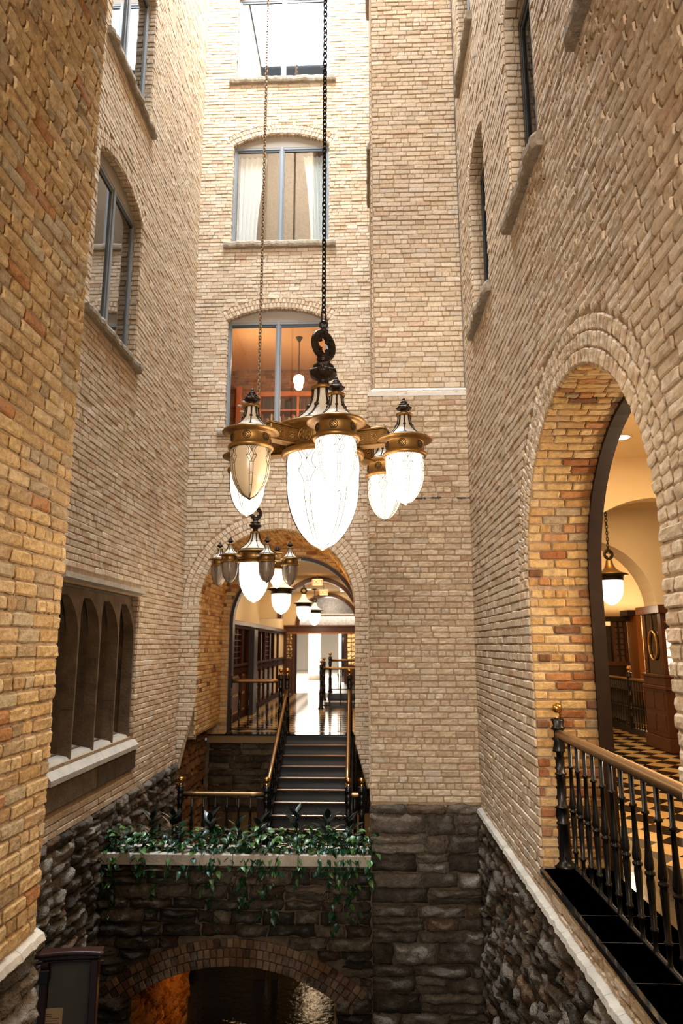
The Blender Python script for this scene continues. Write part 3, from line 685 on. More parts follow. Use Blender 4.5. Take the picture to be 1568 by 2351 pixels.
def window(name, label, q, O, U, N, recess, seed, kind='blue', mull=True, sill_over=.12, sill_dep=.10, frame_w=.055, backing=True, glassm=None, sill_th=.13):
    """window unit in the local frame: x along the wall, y out of the wall, z up"""
    u0, u1, z0, zs, rise = q; cu = (u0 + u1) / 2; w2 = (u1 - u0) / 2
    Pm = V(O) + U * cu; m = Matrix(((U.x, N.x, 0, Pm.x), (U.y, N.y, 0, Pm.y), (0, 0, 1, 0), (0, 0, 0, 1)))
    root = bpy.data.objects.new(name, None); C.objects.link(root); root.empty_display_size = .1; root.matrix_world = m
    tag(root, label, None, None, 'structure')
    fm = M_FRAME if kind == 'blue' else M_FRAMEDK; y = -recess; fd = .06; f = frame_w
    b = MB()
    b.bbox((-w2, y - fd, z0), (-w2 + f, y, zs)); b.bbox((w2 - f, y - fd, z0), (w2, y, zs))
    b.bbox((-w2 + f, y - fd, z0), (w2 - f, y, z0 + f * .8)); b.bbox((-w2 + f, y - fd, zs - f), (w2 - f, y, zs)); b.build('window_frame', fm, root)
    b = MB(); b.bbox((-w2 + f, y - fd * .8, zs - f - .05), (w2 - f, y - .012, zs - f)); b.build('head_rail', M_FRAMEDK, root)
    if mull:
        b = MB(); b.bbox((-.032, y - fd, z0 + f * .8), (.032, y + .012, zs)); b.build('mullion', fm, root)
    sides = [(-w2 + f, -.032), (.032, w2 - f)] if mull else [(-w2 + f, w2 - f)]
    for a, c in sides:
        b = MB(); b.bbox((a, y - fd * .7, z0 + f * .8), (a + .022, y - .01, zs - f)); b.bbox((c - .022, y - fd * .7, z0 + f * .8), (c, y - .01, zs - f)); b.bbox((a + .022, y - fd * .7, z0 + f * .8), (c - .022, y - .01, z0 + f * .8 + .03)); b.build('sash', fm, root)
        b = MB(); b.add([(a, y - .03, z0 + f), (c, y - .03, z0 + f), (c, y - .03, zs - f), (a, y - .03, zs - f)], [(0, 1, 2, 3)]); b.build('pane', glassm or M_GLASS, root)
    sp = [p for p in seg_poly(-w2, w2, zs - .01, zs, rise)]
    b = MB(); b.plate(sp[:2] + sp[2:], [], (0, y + .004, 0), X_, Z_, Y_, .03); b.build('head_panel', M_BEIGE, root)
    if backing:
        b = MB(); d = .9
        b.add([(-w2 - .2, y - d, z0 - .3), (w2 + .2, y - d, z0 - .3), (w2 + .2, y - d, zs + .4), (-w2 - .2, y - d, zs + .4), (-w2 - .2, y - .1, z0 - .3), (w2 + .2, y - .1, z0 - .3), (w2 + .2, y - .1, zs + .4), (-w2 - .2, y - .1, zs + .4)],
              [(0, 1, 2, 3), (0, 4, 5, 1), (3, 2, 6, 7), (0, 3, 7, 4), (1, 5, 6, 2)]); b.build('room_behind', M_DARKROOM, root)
    s = sill_mesh(2 * w2 + 2 * sill_over, sill_dep, sill_th, seed, 1.7).build('window_sill', M_SILL, root); s.location = (0, 0, z0 + .015)
    return root
win_b1 = window('window_1', 'lowest window of the far wall, a library glowing behind it', BW[0], OB, X_, -Y_, .09, 1, backing=False, glassm=M_GLASS_LO)
win_b2 = window('window_2', 'middle window of the far wall with white curtains', BW[1], OB, X_, -Y_, .09, 2)
win_b3 = window('window_3', 'topmost window of the far wall, bright with reflected sky', BW[2], OB, X_, -Y_, .09, 3, glassm=glass('mirror_like_window_glass', .55))
win_l1 = window('window_4', 'lower tall window of the left wall', LW[0], OL, Y_, X_, .11, 4, glassm=glass('side_window_glass', .5), sill_th=.12)
win_l2 = window('window_5', 'upper window of the left wall, at the top edge of the photo', LW[1], OL, Y_, X_, .11, 5, glassm=MATS['side_window_glass'], sill_th=.12)
names_r = ['tall dark window over the middle of the right wall', 'narrow arched window of the right wall beside the pier', 'window above the arch at the upper right, only its sill showing',
           'upper right wall window next to the pier at the photo top', 'upper window of the right wall beyond the top edge']
for i, q in enumerate(RW): window('window_%d' % (6 + i), names_r[i], q, O, Y_, -X_, .14, 6 + i, kind='dark' if i != 3 else 'blue', mull=True, frame_w=.07, sill_over=.10, sill_dep=.10)
# two sills on the hidden left face of the pier
for k, (yy, zz) in enumerate(((10.3, 9.6), (10.3, 13.6))):
    r_ = sill_mesh(1.5, .07, .12, 40 + k).build('window_sill', M_SILL, wall_pier)
    r_.matrix_local = Matrix(((0, -1, 0, .13), (1, 0, 0, yy), (0, 0, 1, zz), (0, 0, 0, 1)))

# curtains in the middle window
def curtain(name, label, x0, x1, xt, seed):
    b = MB(); nx, nz = 34, 14; z0, z1 = 9.66, 11.6; vs = []
    for j in range(nz + 1):
        t = j / nz; z = z0 + (z1 - z0) * t
        for i in range(nx + 1):
            s_ = i / nx; e1 = x1 + (xt - x1) * (t ** 1.6); x = x0 + (e1 - x0) * s_
            vs.append((x, .03 * math.sin(s_ * 34 + seed + 1.2 * math.sin(t * 2)) * (1.1 - .3 * t), z))
    fs = [(j * (nx + 1) + i, j * (nx + 1) + i + 1, (j + 1) * (nx + 1) + i + 1, (j + 1) * (nx + 1) + i) for j in range(nz) for i in range(nx)]
    b.add(vs, fs); o = b.build(name, M_CURTAIN, None, True); o.location = (0, YB + .24, 0)
    return tag(o, label, 'curtain', 'curtains of the middle far window')
curtain('curtain', 'white curtain hanging at the left side of the middle far window', -2.56, -2.16, -1.95, 0)
curtain('curtain', 'white curtain hanging at the right side of the middle far window', -.74, -1.06, -1.22, 2)

# gothic stone window in the left wall
gx = empty('window_11', (XL, 8.5, 0), 0, 'gothic stone window with pointed lights low on the left wall', None, None, 'structure')
u_l, u_r = GW[0] - 8.5, GW[1] - 8.5; nl = 4; wd = (u_r - u_l) / nl
holes = []
for i in range(nl):
    a = u_l + wd * i + .045; c = a + wd - .09; hw = (c - a) / 2; m_ = (a + c) / 2; zsp = 1.92; R = hw * 2.1
    pts = [(a, .56), (c, .56)]; cR = c - R; cL = a + R; top = math.acos((m_ - cR) / R)
    pts += [(cR + R * math.cos(top * k / 7), zsp + R * math.sin(top * k / 7)) for k in range(8)]
    pts += [(cL - R * math.cos(top * (7 - k) / 7), zsp + R * math.sin(top * (7 - k) / 7)) for k in range(1, 8)]
    holes.append(pts)
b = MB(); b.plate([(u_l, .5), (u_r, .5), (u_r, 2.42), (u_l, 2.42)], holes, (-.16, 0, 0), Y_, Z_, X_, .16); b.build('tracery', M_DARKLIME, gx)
for i in range(1, nl + 1):
    y = u_l + wd * i - (.03 if i == nl else 0); b = MB()
    for z0_, z1_ in ((.48, 1.03), (1.035, 1.82)):
        vs = [(-.17, y - .045, z0_), (-.03, y - .018, z0_), (-.03, y + .018, z0_), (-.17, y + .045, z0_)]
        vs += [(p[0], p[1], z1_) for p in vs]
        b.add(vs, [(0, 1, 5, 4), (1, 2, 6, 5), (2, 3, 7, 6), (3, 0, 4, 7), (0, 3, 2, 1), (4, 5, 6, 7)])
    sec = [(1.80, .045, .018, -.03), (1.95, .06, .03, -.035), (2.08, .10, .06, -.05), (2.18, .15, .11, -.065), (2.26, .21, .17, -.08), (2.33, .29, .26, -.10)]
    vs = [p for zz, wb_, wf_, xf in sec for p in ((-.165, y - wb_, zz), (xf, y - wf_, zz), (xf, y + wf_, zz), (-.165, y + wb_, zz))]
    b.add(vs, [(4 * q + e, 4 * q + (e + 1) % 4, 4 * q + 4 + (e + 1) % 4, 4 * q + 4 + e) for q in range(5) for e in range(3)])
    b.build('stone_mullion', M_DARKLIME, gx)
b = MB(); b.add([(-.3, u_l, .5), (-.3, u_r, .5), (-.3, u_r, 2.42), (-.3, u_l, 2.42)], [(0, 1, 2, 3)]); b.build('pane', mat('dark_leaded_glass', rgb(14, 13, 12), .15, spec=.4), gx)
for i in range(nl):     # vertical iron bars in the lights
    y = u_l + wd * (i + .5); b = MB(); b.box((-.27, y - .008, .5), (-.25, y + .008, 2.3)); b.build('glazing_bar', M_FRAMEDK, gx)
# sloping sill in two blocks and apron blocks
for a, c, mm in ((u_l - .02, .15, M_LIME), (.155, u_r + .12, M_LIME)):
    b = MB(); vs = [(-.3, a, .58), (-.06, a, .53), (.07, a, .385), (.07, a, .33), (0, a, .33), (-.3, a, .33)]; n = len(vs); vs += [(p[0], c, p[2]) for p in vs]
    b.add(vs, [(i, (i + 1) % n, n + (i + 1) % n, n + i) for i in range(n)] + [tuple(range(n)), tuple(range(2 * n - 1, n - 1, -1))]); b.build('stone_sill', mm, gx)
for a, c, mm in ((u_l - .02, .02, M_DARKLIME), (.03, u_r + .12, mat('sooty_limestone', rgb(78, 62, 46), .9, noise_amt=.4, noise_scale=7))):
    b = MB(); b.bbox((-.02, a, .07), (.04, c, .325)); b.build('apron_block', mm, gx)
b = MB(); vs = [(.07, 2.53), (.07, 2.47), (-.16, 2.40), (-.16, 2.53)]
for s_, (a, c) in enumerate(((u_l - .05, .3), (.31, u_r + .06))):
    v3 = [(p[0], a, p[1]) for p in vs] + [(p[0], c, p[1]) for p in vs]; b = MB()
    b.add(v3, [(0, 1, 5, 4), (1, 2, 6, 5), (2, 3, 7, 6), (3, 0, 4, 7), (3, 2, 1, 0), (4, 5, 6, 7)]); b.build('lintel', M_LIME, gx)
b = MB(); b.bbox((-.17, u_l, 2.30), (-.10, u_r, 2.40)); b.build('lintel_moulding', M_DARKLIME, gx)

# ------------------------------------------------------------------ bridge with segmental arch, planter, landing
YF = 8.85; BC, BHW, BZS, BRISE = -1.59, 1.21, -2.32, .36
bcu, bcv, bR, bha = seg(BC - BHW, BC + BHW, BZS, BRISE)
br = MB(); br.plate([(XL, -4.4), (.05, -4.4), (.05, -.85), (XL, -.85)], [[(p[0], max(p[1], -4.39)) for p in seg_poly(BC - BHW, BC + BHW, -4.39, BZS, BRISE)]], (0, YF, 0), X_, Z_, -Y_, 0)
ap = seg_poly(BC - BHW, BC + BHW, -4.39, BZS, BRISE); strip(br, [V((a, YF, c)) for a, c in ap[1:]] + [V((ap[0][0], YF, ap[0][1]))], Y_ * 2.9)
bridge = struct('wall_bridge', br, M_DARKMORTAR, 'dark rubble wall under the planter, pierced by a low brick arch')
bf = lambda v: ([(BC - BHW - .0, BC + BHW)] if v < BZS else ([] if v > bcv + bR + .33 else [(bcu - x, bcu + x) for x in [min(BHW + .36, math.sqrt(max(0, (bR + .33) ** 2 - (v - bcv) ** 2)))]]))
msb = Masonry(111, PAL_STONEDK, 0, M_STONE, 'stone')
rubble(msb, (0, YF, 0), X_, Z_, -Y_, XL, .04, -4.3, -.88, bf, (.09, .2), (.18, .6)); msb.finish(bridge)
mv = Masonry(112, [((112, 84, 62), 5), ((98, 72, 52), 5), ((126, 98, 72), 3), ((70, 54, 44), 2)], 1)
for k in range(3): mv.arc((0, YF - .02, 0), X_, Z_, -Y_, bcu, bcv, bR + .1 * k, bR + .1 * (k + 1), PI / 2 - bha - .1, PI / 2 + bha + .1, pitch=.078)
mv.finish(bridge)
msi = Masonry(113, [((190, 120, 50), 5), ((170, 104, 44), 4), ((206, 140, 66), 3)], 0, M_STONE, 'stone')  # orange lamplight put into these stone colours
rubble(msi, (BC - BHW, YF, 0), Y_, Z_, X_, .05, 2.7, -4.2, -2.2, None, (.1, .2), (.15, .5)); msi.finish(bridge)
b = MB(); b.bbox((BC + BHW - .02, YF + .02, -4.3), (BC + BHW + .13, YF + .3, -2.27), .01); tag(b.build('concrete_pier', mat('tan_concrete', rgb(150, 128, 96), .9, noise_amt=.15, noise_scale=20)), 'plain tan concrete post inside the right end of the low arch', 'post')
# coping of the planter in blocks, soil, back curb
pl = empty('planter', (0, 0, 0), 0, 'long stone planter trough on top of the dark bridge wall', 'planter')
xs = [XL + .01, -2.42, -1.62, -.83, .045]
for a, c in zip(xs[:-1], xs[1:]):
    b = MB(); b.bbox((a, YF - .07, -.855), (c - .005, YF + .13, -.725), .008); b.build('coping_stone', M_LIME, pl)
    b = MB(); b.bbox((a, YF + .46, -.90), (c - .005, YF + .58, -.79), .008); b.build('coping_stone', M_LIME, pl)
b = MB(); nx, ny = 60, 6; vs = [(XL + (3.3) * i / nx, YF + .12 + .36 * j / ny, -.80 + .03 * noise.noise(V((i * .5, j * .7, 1)))) for i in range(nx + 1) for j in range(ny + 1)]
b.add(vs, [(i * (ny + 1) + j, (i + 1) * (ny + 1) + j, (i + 1) * (ny + 1) + j + 1, i * (ny + 1) + j + 1) for i in range(nx) for j in range(ny)]); b.build('soil', M_SOIL, pl, True)
b = MB(); b.box((XL, YF + .46, -1.6), (.05, YF + .56, -.85)); b.build('planter_back', M_DARKLIME, pl)
LZ = -1.55
b = MB(); b.box((XL, YF + .5, LZ - .2), (.05, 11.62, LZ)); struct('floor_landing', b, M_SLAB, 'dark lower landing behind the planter, at the foot of the stairs')
b = MB(); b.box((XL, YF - 6.5, -4.2), (XR, 18.2, -4.0)); struct('floor_lower', b, M_WATER, 'dark wet floor seen through the low arch')
# lower hall under the upper floor
b = MB(); b.plate([(-3.27, -4.2), (.05, -4.2), (.05, -.16), (-3.27, -.16)], [], (0, 17.5, 0), X_, Z_, -Y_, 0); struct('wall_lower_hall', b, mat('dim_tan_wall', rgb(140, 116, 76), .9), 'tan wall deep in the dark lower hall')
b = MB(); b.plate([(12.12, -4.2), (17.5, -4.2), (17.5, -.16), (12.12, -.16)], [], (.05, 0, 0), Y_, Z_, -X_, 0); struct('wall_lower_right', b, M_DARKMORTAR, 'dark side wall of the lower hall')
b = MB(); b.plate([(-3.4, -1.5), (.05, -1.5), (.05, -.16), (-3.4, -.16)], [], (0, 14.3, 0), X_, Z_, -Y_, .12); wu = struct('wall_under_floor', b, M_DARKMORTAR, 'dark wall under the upper corridor floor')
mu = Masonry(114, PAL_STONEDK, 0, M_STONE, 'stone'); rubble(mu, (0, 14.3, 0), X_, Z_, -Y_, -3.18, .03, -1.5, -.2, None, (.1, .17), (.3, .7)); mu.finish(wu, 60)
for k, x in enumerate((-2.02, -1.70)):
    b = MB(); b.bbox((x, 13.2, -4.0), (x + (.22 if k == 0 else .12), 13.35, -1.0 + .25 * k)); tag(b.build('dark_post', M_WOODDK), ['wide dark post standing in the pit behind the landing rail', 'slim dark post in the pit, nearer the stairs'][k], 'post')
for p, e, c in (((-2.3, 13.1, -2.9), 26, (1, .55, .22)), ((-1.2, 16.5, -2.2), 12, (1, .7, .4)), ((-2.0, 10.6, -2.6), 14, (1, .5, .15))):
    d = bpy.data.lights.new('lower_hall_lamp', 'POINT'); d.energy = e; d.color = c; d.shadow_soft_size = .15
    o = bpy.data.objects.new('lower_hall_lamp', d); C.objects.link(o); o.location = p
for k, (x, y, z) in enumerate(((-.9, 16.9, -2.5), (-.75, 16.9, -2.9), (-1.02, 16.9, -3.2))):
    b = MB(); b.lathe([(.001, .06), (.04, .05), (.06, 0), (.04, -.05), (.001, -.06)], 14); o = b.build('wall_lamp', M_LAMP, None, True); o.location = (x, y, z)
    tag(o, 'small round lamp glowing deep in the lower hall, the ' + ['highest', 'rightmost', 'lowest'][k] + ' of three', 'lamp', 'lamps of the lower hall')

# ------------------------------------------------------------------ upper corridor floor edge and stairs
b = MB(); b.box((-3.3, YC, -.03), (.6, YC + .35, 0.0)); tr_ = struct('trim_3', b, M_SLAB, 'polished black slate edge of the upper corridor floor')
b = MB(); b.box((-3.2, YC + .03, -.17), (.3, YC + .2, -.03)); struct('trim_4', b, mat('tan_beam', rgb(120, 98, 66), .8), 'tan beam below the corridor floor edge')
stairs = empty('staircase', (-.98, 11.8, LZ), 0, 'straight black staircase with glossy treads rising to the checkered corridor', 'staircase')
SX0, SX1, RISE, RUN = -1.66, -.31, .155, .26
def local(o): o.matrix_parent_inverse = Matrix.Translation(-V(o.parent.location)); return o
for k in range(1, 10):
    z = -RISE * k; y = YC - RUN * k; b = MB(); b.bbox((SX0, y - .025, z - .03), (SX1, y + RUN, z), .008); local(b.build('tread', M_TREAD, stairs))
    b = MB(); b.bbox((SX0 + .01, y - .028, z - .022), (SX1 - .01, y - .004, z + .004), .004); local(b.build('nosing', mat('worn_metal_nosing', rgb(150, 120, 96), .3, metal=.8), stairs))
for k in range(1, 11):
    z = -RISE * k; y = YC - RUN * (k - 1) - .01; b = MB(); b.box((SX0, y - .01, z), (SX1, y + .01, z + RISE - .03)); local(b.build('riser', M_IRON, stairs))
for x in (SX0 - .05, SX1 + .01):
    b = MB(); s_ = [(YC, .02), (YC, -.38), (YC - 10 * RUN + .1, -RISE * 10 - .0), (YC - 10 * RUN - .02, -RISE * 10), (YC - 10 * RUN - .02, -RISE * 10 + .12)]
    b.plate(s_, [], (x + .04, 0, 0), Y_, Z_, X_, .04); local(b.build('stringer', M_IRON, stairs))

# ------------------------------------------------------------------ railings
CACHE = {}
def cached(key, fn):
    if key not in CACHE: CACHE[key] = fn()
    return CACHE[key]
def newel_mesh(h):
    k = h
    p = [(.085, 0), (.088, .02), (.07, .04), (.06, .055), (.055, .07), (.055, .26 * k), (.062, .265 * k), (.062, .275 * k), (.05, .285 * k), (.06, .32 * k), (.05, .355 * k), (.062, .36 * k), (.062, .37 * k), (.046, .38 * k),
         (.044, .56 * k), (.055, .565 * k), (.055, .575 * k), (.043, .58 * k), (.042, .70 * k), (.054, .705 * k), (.054, .715 * k), (.05, .72 * k), (.056, .745 * k), (.05, .77 * k), (.056, .79 * k), (.048, .80 * k), (.048, .84 * k), (.062, .85 * k), (.062, .86 * k), (.05, .868 * k), (.06, .90 * k), (.05, .912 * k)]
    b = MB(); b.lathe(p, 20, lobe=lambda i, t: 1 + (.03 * math.cos(10 * t) if i in (9, 22, 30) else 0)); return b.mesh('newel_post', M_IRON, True)
def ball_mesh(h):
    z = .912 * h; r = .048; p = [(.03, z), (.034, z + .006), (.024, z + .02), (.026, z + .032), (.02, z + .04)]
    c = z + .04 + r * .92
    p += [(r * math.cos(rad(a)), c + r * math.sin(rad(a))) for a in range(-66, 90, 12)] + [(0.0005, c + r)]
    b = MB(); b.lathe(p, 20); return b.mesh('ball_finial', M_BRASS, True)
def baluster_mesh(h):
    p = [(.019, 0), (.019, .02), (.013, .03), (.015, .12 * h), (.022, .13 * h), (.022, .145 * h), (.016, .15 * h), (.02, .3 * h), (.024, .40 * h), (.02, .43 * h), (.03, .44 * h), (.03, .452 * h), (.018, .46 * h), (.026, .475 * h), (.027, .50 * h), (.021, .56 * h), (.017, .62 * h), (.014, .78 * h), (.023, .785 * h), (.023, .80 * h), (.015, .805 * h), (.016, h)]
    b = MB(); b.lathe(p, 10, lobe=lambda i, t: 1 + (.06 * math.cos(6 * t) if i in (13, 14) else 0)); return b.mesh('baluster', M_IRON, True)
def place(parent, name, me, loc, rz=0):
    o = bpy.data.objects.new(name, me); C.objects.link(o); o.parent = parent; o.location = loc; o.rotation_euler = (0, 0, rz); return o
def newel(parent, loc, h=1.26):
    n_ = place(parent, 'newel_post', cached(('n', h), lambda: newel_mesh(h)), loc)
    place(n_, 'ball_finial', cached(('b', h), lambda: ball_mesh(h)), (0, 0, 0)); return n_
def railing(label, p0, p1, spacing=.187, h=1.03, newels=(True, True), nh=1.26, first=None, group=None, slope=False, brass=M_BRASSRAIL, rr_=.032):
    p0 = V(p0); p1 = V(p1); root = empty('railing', p0, 0, label, 'railing', group); d = p1 - p0; hd = V((d.x, d.y, 0)); L = hd.length; u = hd.normalized(); sl = d.z / L
    if newels[0]: newel(root, (0, 0, 0), nh)
    if newels[1]: newel(root, tuple(d), nh)
    a = .04; pts = [u * (a + (L - 2 * a) * k / 6) + V((0, 0, h + sl * (a + (L - 2 * a) * k / 6))) for k in range(7)]
    b = MB(); b.tube(pts, rr_, 12); b.build('handrail', brass, root, True)
    b = MB(); pb = [p - V((0, 0, .028)) for p in pts]; b.tube(pb, .018, 6); b.build('under_rail', M_IRON, root, True)
    b = MB(); pb = [V((p.x, p.y, p.z - h + .09)) for p in pts]; b.tube(pb, .016, 6); b.build('bottom_rail', M_IRON, root, True)
    x = first if first else spacing * .8
    while x < L - .09:
        place(root, 'baluster', cached(('bal', round(h, 3)), lambda: baluster_mesh(h - .10)), tuple(u * x + V((0, 0, .08 + sl * x)))); x += spacing
    return root
railing('black iron railing with brass handrail guarding the right arch balcony', (1.576, 5.95, 0), (1.576, 3.10, 0), first=.32, spacing=.18, rr_=.036)
railing('railing of the upper corridor left of the stair top', (-2.77, YC + .06, 0), (-1.735, YC + .06, 0), first=.2)
railing('railing along the lower landing, left of the stair foot', (-2.98, 11.45, LZ), (-1.60, 11.45, LZ), first=.19, nh=1.2, h=.97)
railing('short railing of the lower landing at the right of the stair foot', (-.30, 11.45, LZ), (-.09, 11.45, LZ), nh=1.2, h=.97, first=.1)
r1 = railing('sloping brass handrail on the left side of the black stairs', (-1.60, YC + .02, 0), (-1.60, 11.5, -1.38), newels=(True, False), h=.88, spacing=.26)
r2 = railing('sloping brass handrail on the right side of the black stairs', (-.34, YC + .02, 0), (-.32, 11.5, -1.38), newels=(True, False), h=.88, spacing=.26)
# balcony slab of the right arch
b = MB(); b.box((XR - .03, 2.4, -.035), (XR + .53, 5.93, 0.0)); bs = struct('floor_balcony', b, M_SLAB, 'glossy black slate slab of the right arch balcony')
for yy in (4.97, 4.55, 4.05, 3.5):
    b = MB(); b.box((XR - .03, yy - .002, -.03), (XR + .5, yy + .002, .0015)); b.build('slab_joint', mat('grey_joint', rgb(34, 32, 30), .5), bs)
def point_light(loc, e, col, r=.12, name='lamp_light', parent=None):
    d = bpy.data.lights.new(name, 'POINT'); d.energy = e; d.color = col; d.shadow_soft_size = r
    o = bpy.data.objects.new(name, d); C.objects.link(o); o.location = loc
    if parent: o.parent = parent
    return o
def tiles(name, label, x0, x1, y0, y1, s, limit=300, holes=None):
    """floor of square tiles laid diagonally; the largest in view are single tiles"""
    base = MB(); base.add([(x0, y0, -.004), (x1, y0, -.004), (x1, y1, -.004), (x0, y1, -.004)], [(0, 1, 2, 3)])
    root = struct(name, base, mat('grout', rgb(60, 48, 34), .6), label); d = s / math.sqrt(2); me = {}
    for k, m in ((0, M_TILE_D), (1, M_TILE_L)):
        t = MB(); q = d - .0015; t.add([(q, 0, 0), (0, q, 0), (-q, 0, 0), (0, -q, 0), (q + .001, 0, -.004), (0, q + .001, -.004), (-q - .001, 0, -.004), (0, -q - .001, -.004)], [(0, 1, 2, 3), (0, 4, 5, 1), (1, 5, 6, 2), (2, 6, 7, 3), (3, 7, 4, 0)]); me[k] = t.mesh('tile', m)
    c = []; i = 0; y = y0 + d
    ny = int((y1 - y0) / d); nx = int((x1 - x0) / d)
    for j in range(1, ny):
        for i in range(1, nx):
            if (i + j) % 2: continue
            p = V((x0 + i * d, y0 + j * d, 0)); q = screen(p)
            a = -1e9 if q is None or not (-5 < q[0] < 1573 and -5 < q[1] < 2356) else -1 / q[2] ** 3
            c.append((a if a > -1e8 else 1, p, ((i + j) // 2) % 2 if True else 0, i))
    # alternate colours along one diagonal family
    c2 = sorted([(a, tuple(p), i) for a, p, k, i in c], key=lambda t: t[0]); rest = {0: MB(), 1: MB()}
    for n_, (a, p, i) in enumerate(c2):
        k = i % 2
        if n_ < limit and a < 0: place(root, 'tile', me[k], p)
        else: q = d - .0015; rest[k].add([(p[0] + q, p[1], 0), (p[0], p[1] + q, 0), (p[0] - q, p[1], 0), (p[0], p[1] - q, 0)], [(0, 1, 2, 3)])
    for k in (0, 1):
        if rest[k].v: r_ = rest[k].build('far_tiles', (M_TILE_D, M_TILE_L)[k], root); r_['kind'] = 'stuff'
    return root
CZ = 3.72
M_PART = mat('brown_panelling', rgb(58, 26, 9), 0.75, spec=0.08, noise_amt=0.3, noise_scale=11)
# ------------------------------------------------------------------ corridor behind the far arch
tiles('floor_corridor', 'black and cream diagonal tile floor of the far corridor', -3.1, .6, YC + .30, 26.1, .30)
b = MB(); b.add([(-3.6, YC + .2, CZ), (1.5, YC + .2, CZ), (1.5, 26, CZ), (-3.6, 26, CZ)], [(3, 2, 1, 0)]); struct('ceiling_corridor', b, M_PLASTER, 'cream ceiling of the far corridor')
b = MB(); b.add([(-3.1, YC + .2, 0), (-3.1, 26, 0), (-3.1, 26, CZ), (-3.1, YC + .2, CZ)], [(0, 1, 2, 3)]); struct('wall_corridor_left', b, M_PLASTER, 'cream upper wall of the corridor, left side')
b = MB(); b.add([(1.4, YC + .2, 0), (1.4, 26, 0), (1.4, 26, CZ), (1.4, YC + .2, CZ)], [(0, 1, 2, 3)]); struct('wall_corridor_right', b, M_PLASTER, 'right wall of the corridor')
wd_ = empty('wood_partition', (-3.1, 14.4, 0), 0, 'dark oak panelled partition with windows along the left of the corridor', 'partition')
def wp_(lo, hi, name, m=M_PART, bev=.008):
    b = MB(); b.bbox(lo, hi, bev); b.build(name, m, wd_)
wp_((.0, 0, 2.2), (.14, 11.5, 2.30), 'cornice', M_WOOD); wp_((.0, 0, 2.12), (.09, 11.5, 2.2), 'cornice_bed'); wp_((0, 0, 1.24), (.10, 11.5, 1.30), 'window_rail'); wp_((0, 0, 0), (.05, 11.5, .16), 'skirting')
wp_((0, 0, 1.04), (.045, 11.5, 1.24), 'frieze')
dn = MB()
for k in range(60): dn.box((.045, .1 + k * .16, 1.10), (.075, .18 + k * .16, 1.18))
dn.build('dentils', M_PART, wd_)['kind'] = 'stuff'
for y in (0.9, 2.5, 3.4, 4.5, 5.5, 6.3, 7.3, 8.3, 9.5): wp_((0, y, .16), (.07, y + .13, 2.12), 'post')
wp_((0.07, 3.4, .0), (.22, 3.95, 2.14), 'pilaster_board', M_WOODDK)
for y0, y1 in ((0, .9), (1.03, 2.5), (2.63, 3.4), (3.95, 4.5), (4.63, 5.5), (5.63, 6.3), (6.43, 7.3), (7.43, 8.3)):
    b = MB(); b.add([(.02, y0, 1.3), (.02, y1, 1.3), (.02, y1, 2.12), (.02, y0, 2.12)], [(0, 1, 2, 3)]); b.build('pane', mat('black_interior_glass', rgb(8, 9, 10), .04, spec=.5), wd_)
    wp_((.02, y0 + .05, .22), (.035, y1 - .05, .56), 'panel', M_WOOD); wp_((.02, y0 + .05, .62), (.035, y1 - .05, 1.0), 'panel', M_WOOD)
for y0, y1 in ((6.43, 7.3), (1.03, 2.5)):
    for k in range(1, 6):
        z = 1.3 + .82 * k / 6; wp_((.015, y0, z - .008), (.04, y1, z + .008), 'glazing_bar', M_WOOD, .002)
    for k in (1, 2): wp_((.015, y0 + (y1 - y0) * k / 3 - .01, 1.3), (.04, y0 + (y1 - y0) * k / 3 + .01, 2.12), 'glazing_bar', M_WOOD, .002)
# arched ribs and the end partition
def arch_wall(name, label, y, x0, x1, cx, s, R, z0, th, m=M_PLASTER, top=CZ, ring=None, ringm=None):
    n = 24; a = [(cx + R * math.cos(PI - PI * k / n), s + R * math.sin(PI - PI * k / n)) for k in range(n + 1)]
    outer = [(x0, z0)] + ([(cx - R, z0)] if z0 < s - .01 else []) + a + ([(cx + R, z0)] if z0 < s - .01 else []) + [(x1, z0), (x1, top), (x0, top)]
    b = MB(); b.plate(outer, [], (0, y, 0), X_, Z_, -Y_, th); o = struct(name, b, m, label)
    if ring:
        r2 = R - ring[0]; i_ = [(cx + r2 * math.cos(PI * k / n), s + r2 * math.sin(PI * k / n)) for k in range(n + 1)]; R3 = R + ring[1]
        a3 = [(cx + R3 * math.cos(PI - PI * k / n), s + R3 * math.sin(PI - PI * k / n)) for k in range(n + 1)]
        b = MB(); b.plate(a3 + i_, [], (0, y - .04, 0), X_, Z_, -Y_, th + .08); b.build('arch_rib', ringm or M_WOOD, o)
    return o
arch_wall('wall_corridor_rib', 'cream wall over the first brown arch rib of the corridor', 20.0, -3.1, 1.4, -1.38, 2.5, 1.1, 2.5, .3, ring=(.02, .10))
arch_wall('wall_corridor_end', 'cream wall with the brown arch over the corridor end door', 26.0, -3.1, 1.4, -1.45, 2.45, 1.1, 2.45, .2, ring=(.02, .12))
ep = empty('door_1', (-1.7, 26, 0), 0, 'oak door surround with lattice side lights at the corridor end', None, None, 'structure')
def ep_(lo, hi, name, m=M_WOOD, bev=.01):
    b = MB(); b.bbox((lo[0] + 1.7, lo[1], lo[2]), (hi[0] + 1.7, hi[1], hi[2]), bev); b.build(name, m, ep)
ep_((-3.1, -.1, 2.16), (1.0, .1, 2.47), 'lintel'); ep_((-3.1, -.14, 2.40), (1.0, -.1, 2.47), 'moulding'); ep_((-3.1, -.13, 2.14), (1.0, -.1, 2.20), 'moulding', mat('light_oak', rgb(150, 92, 40), .4))
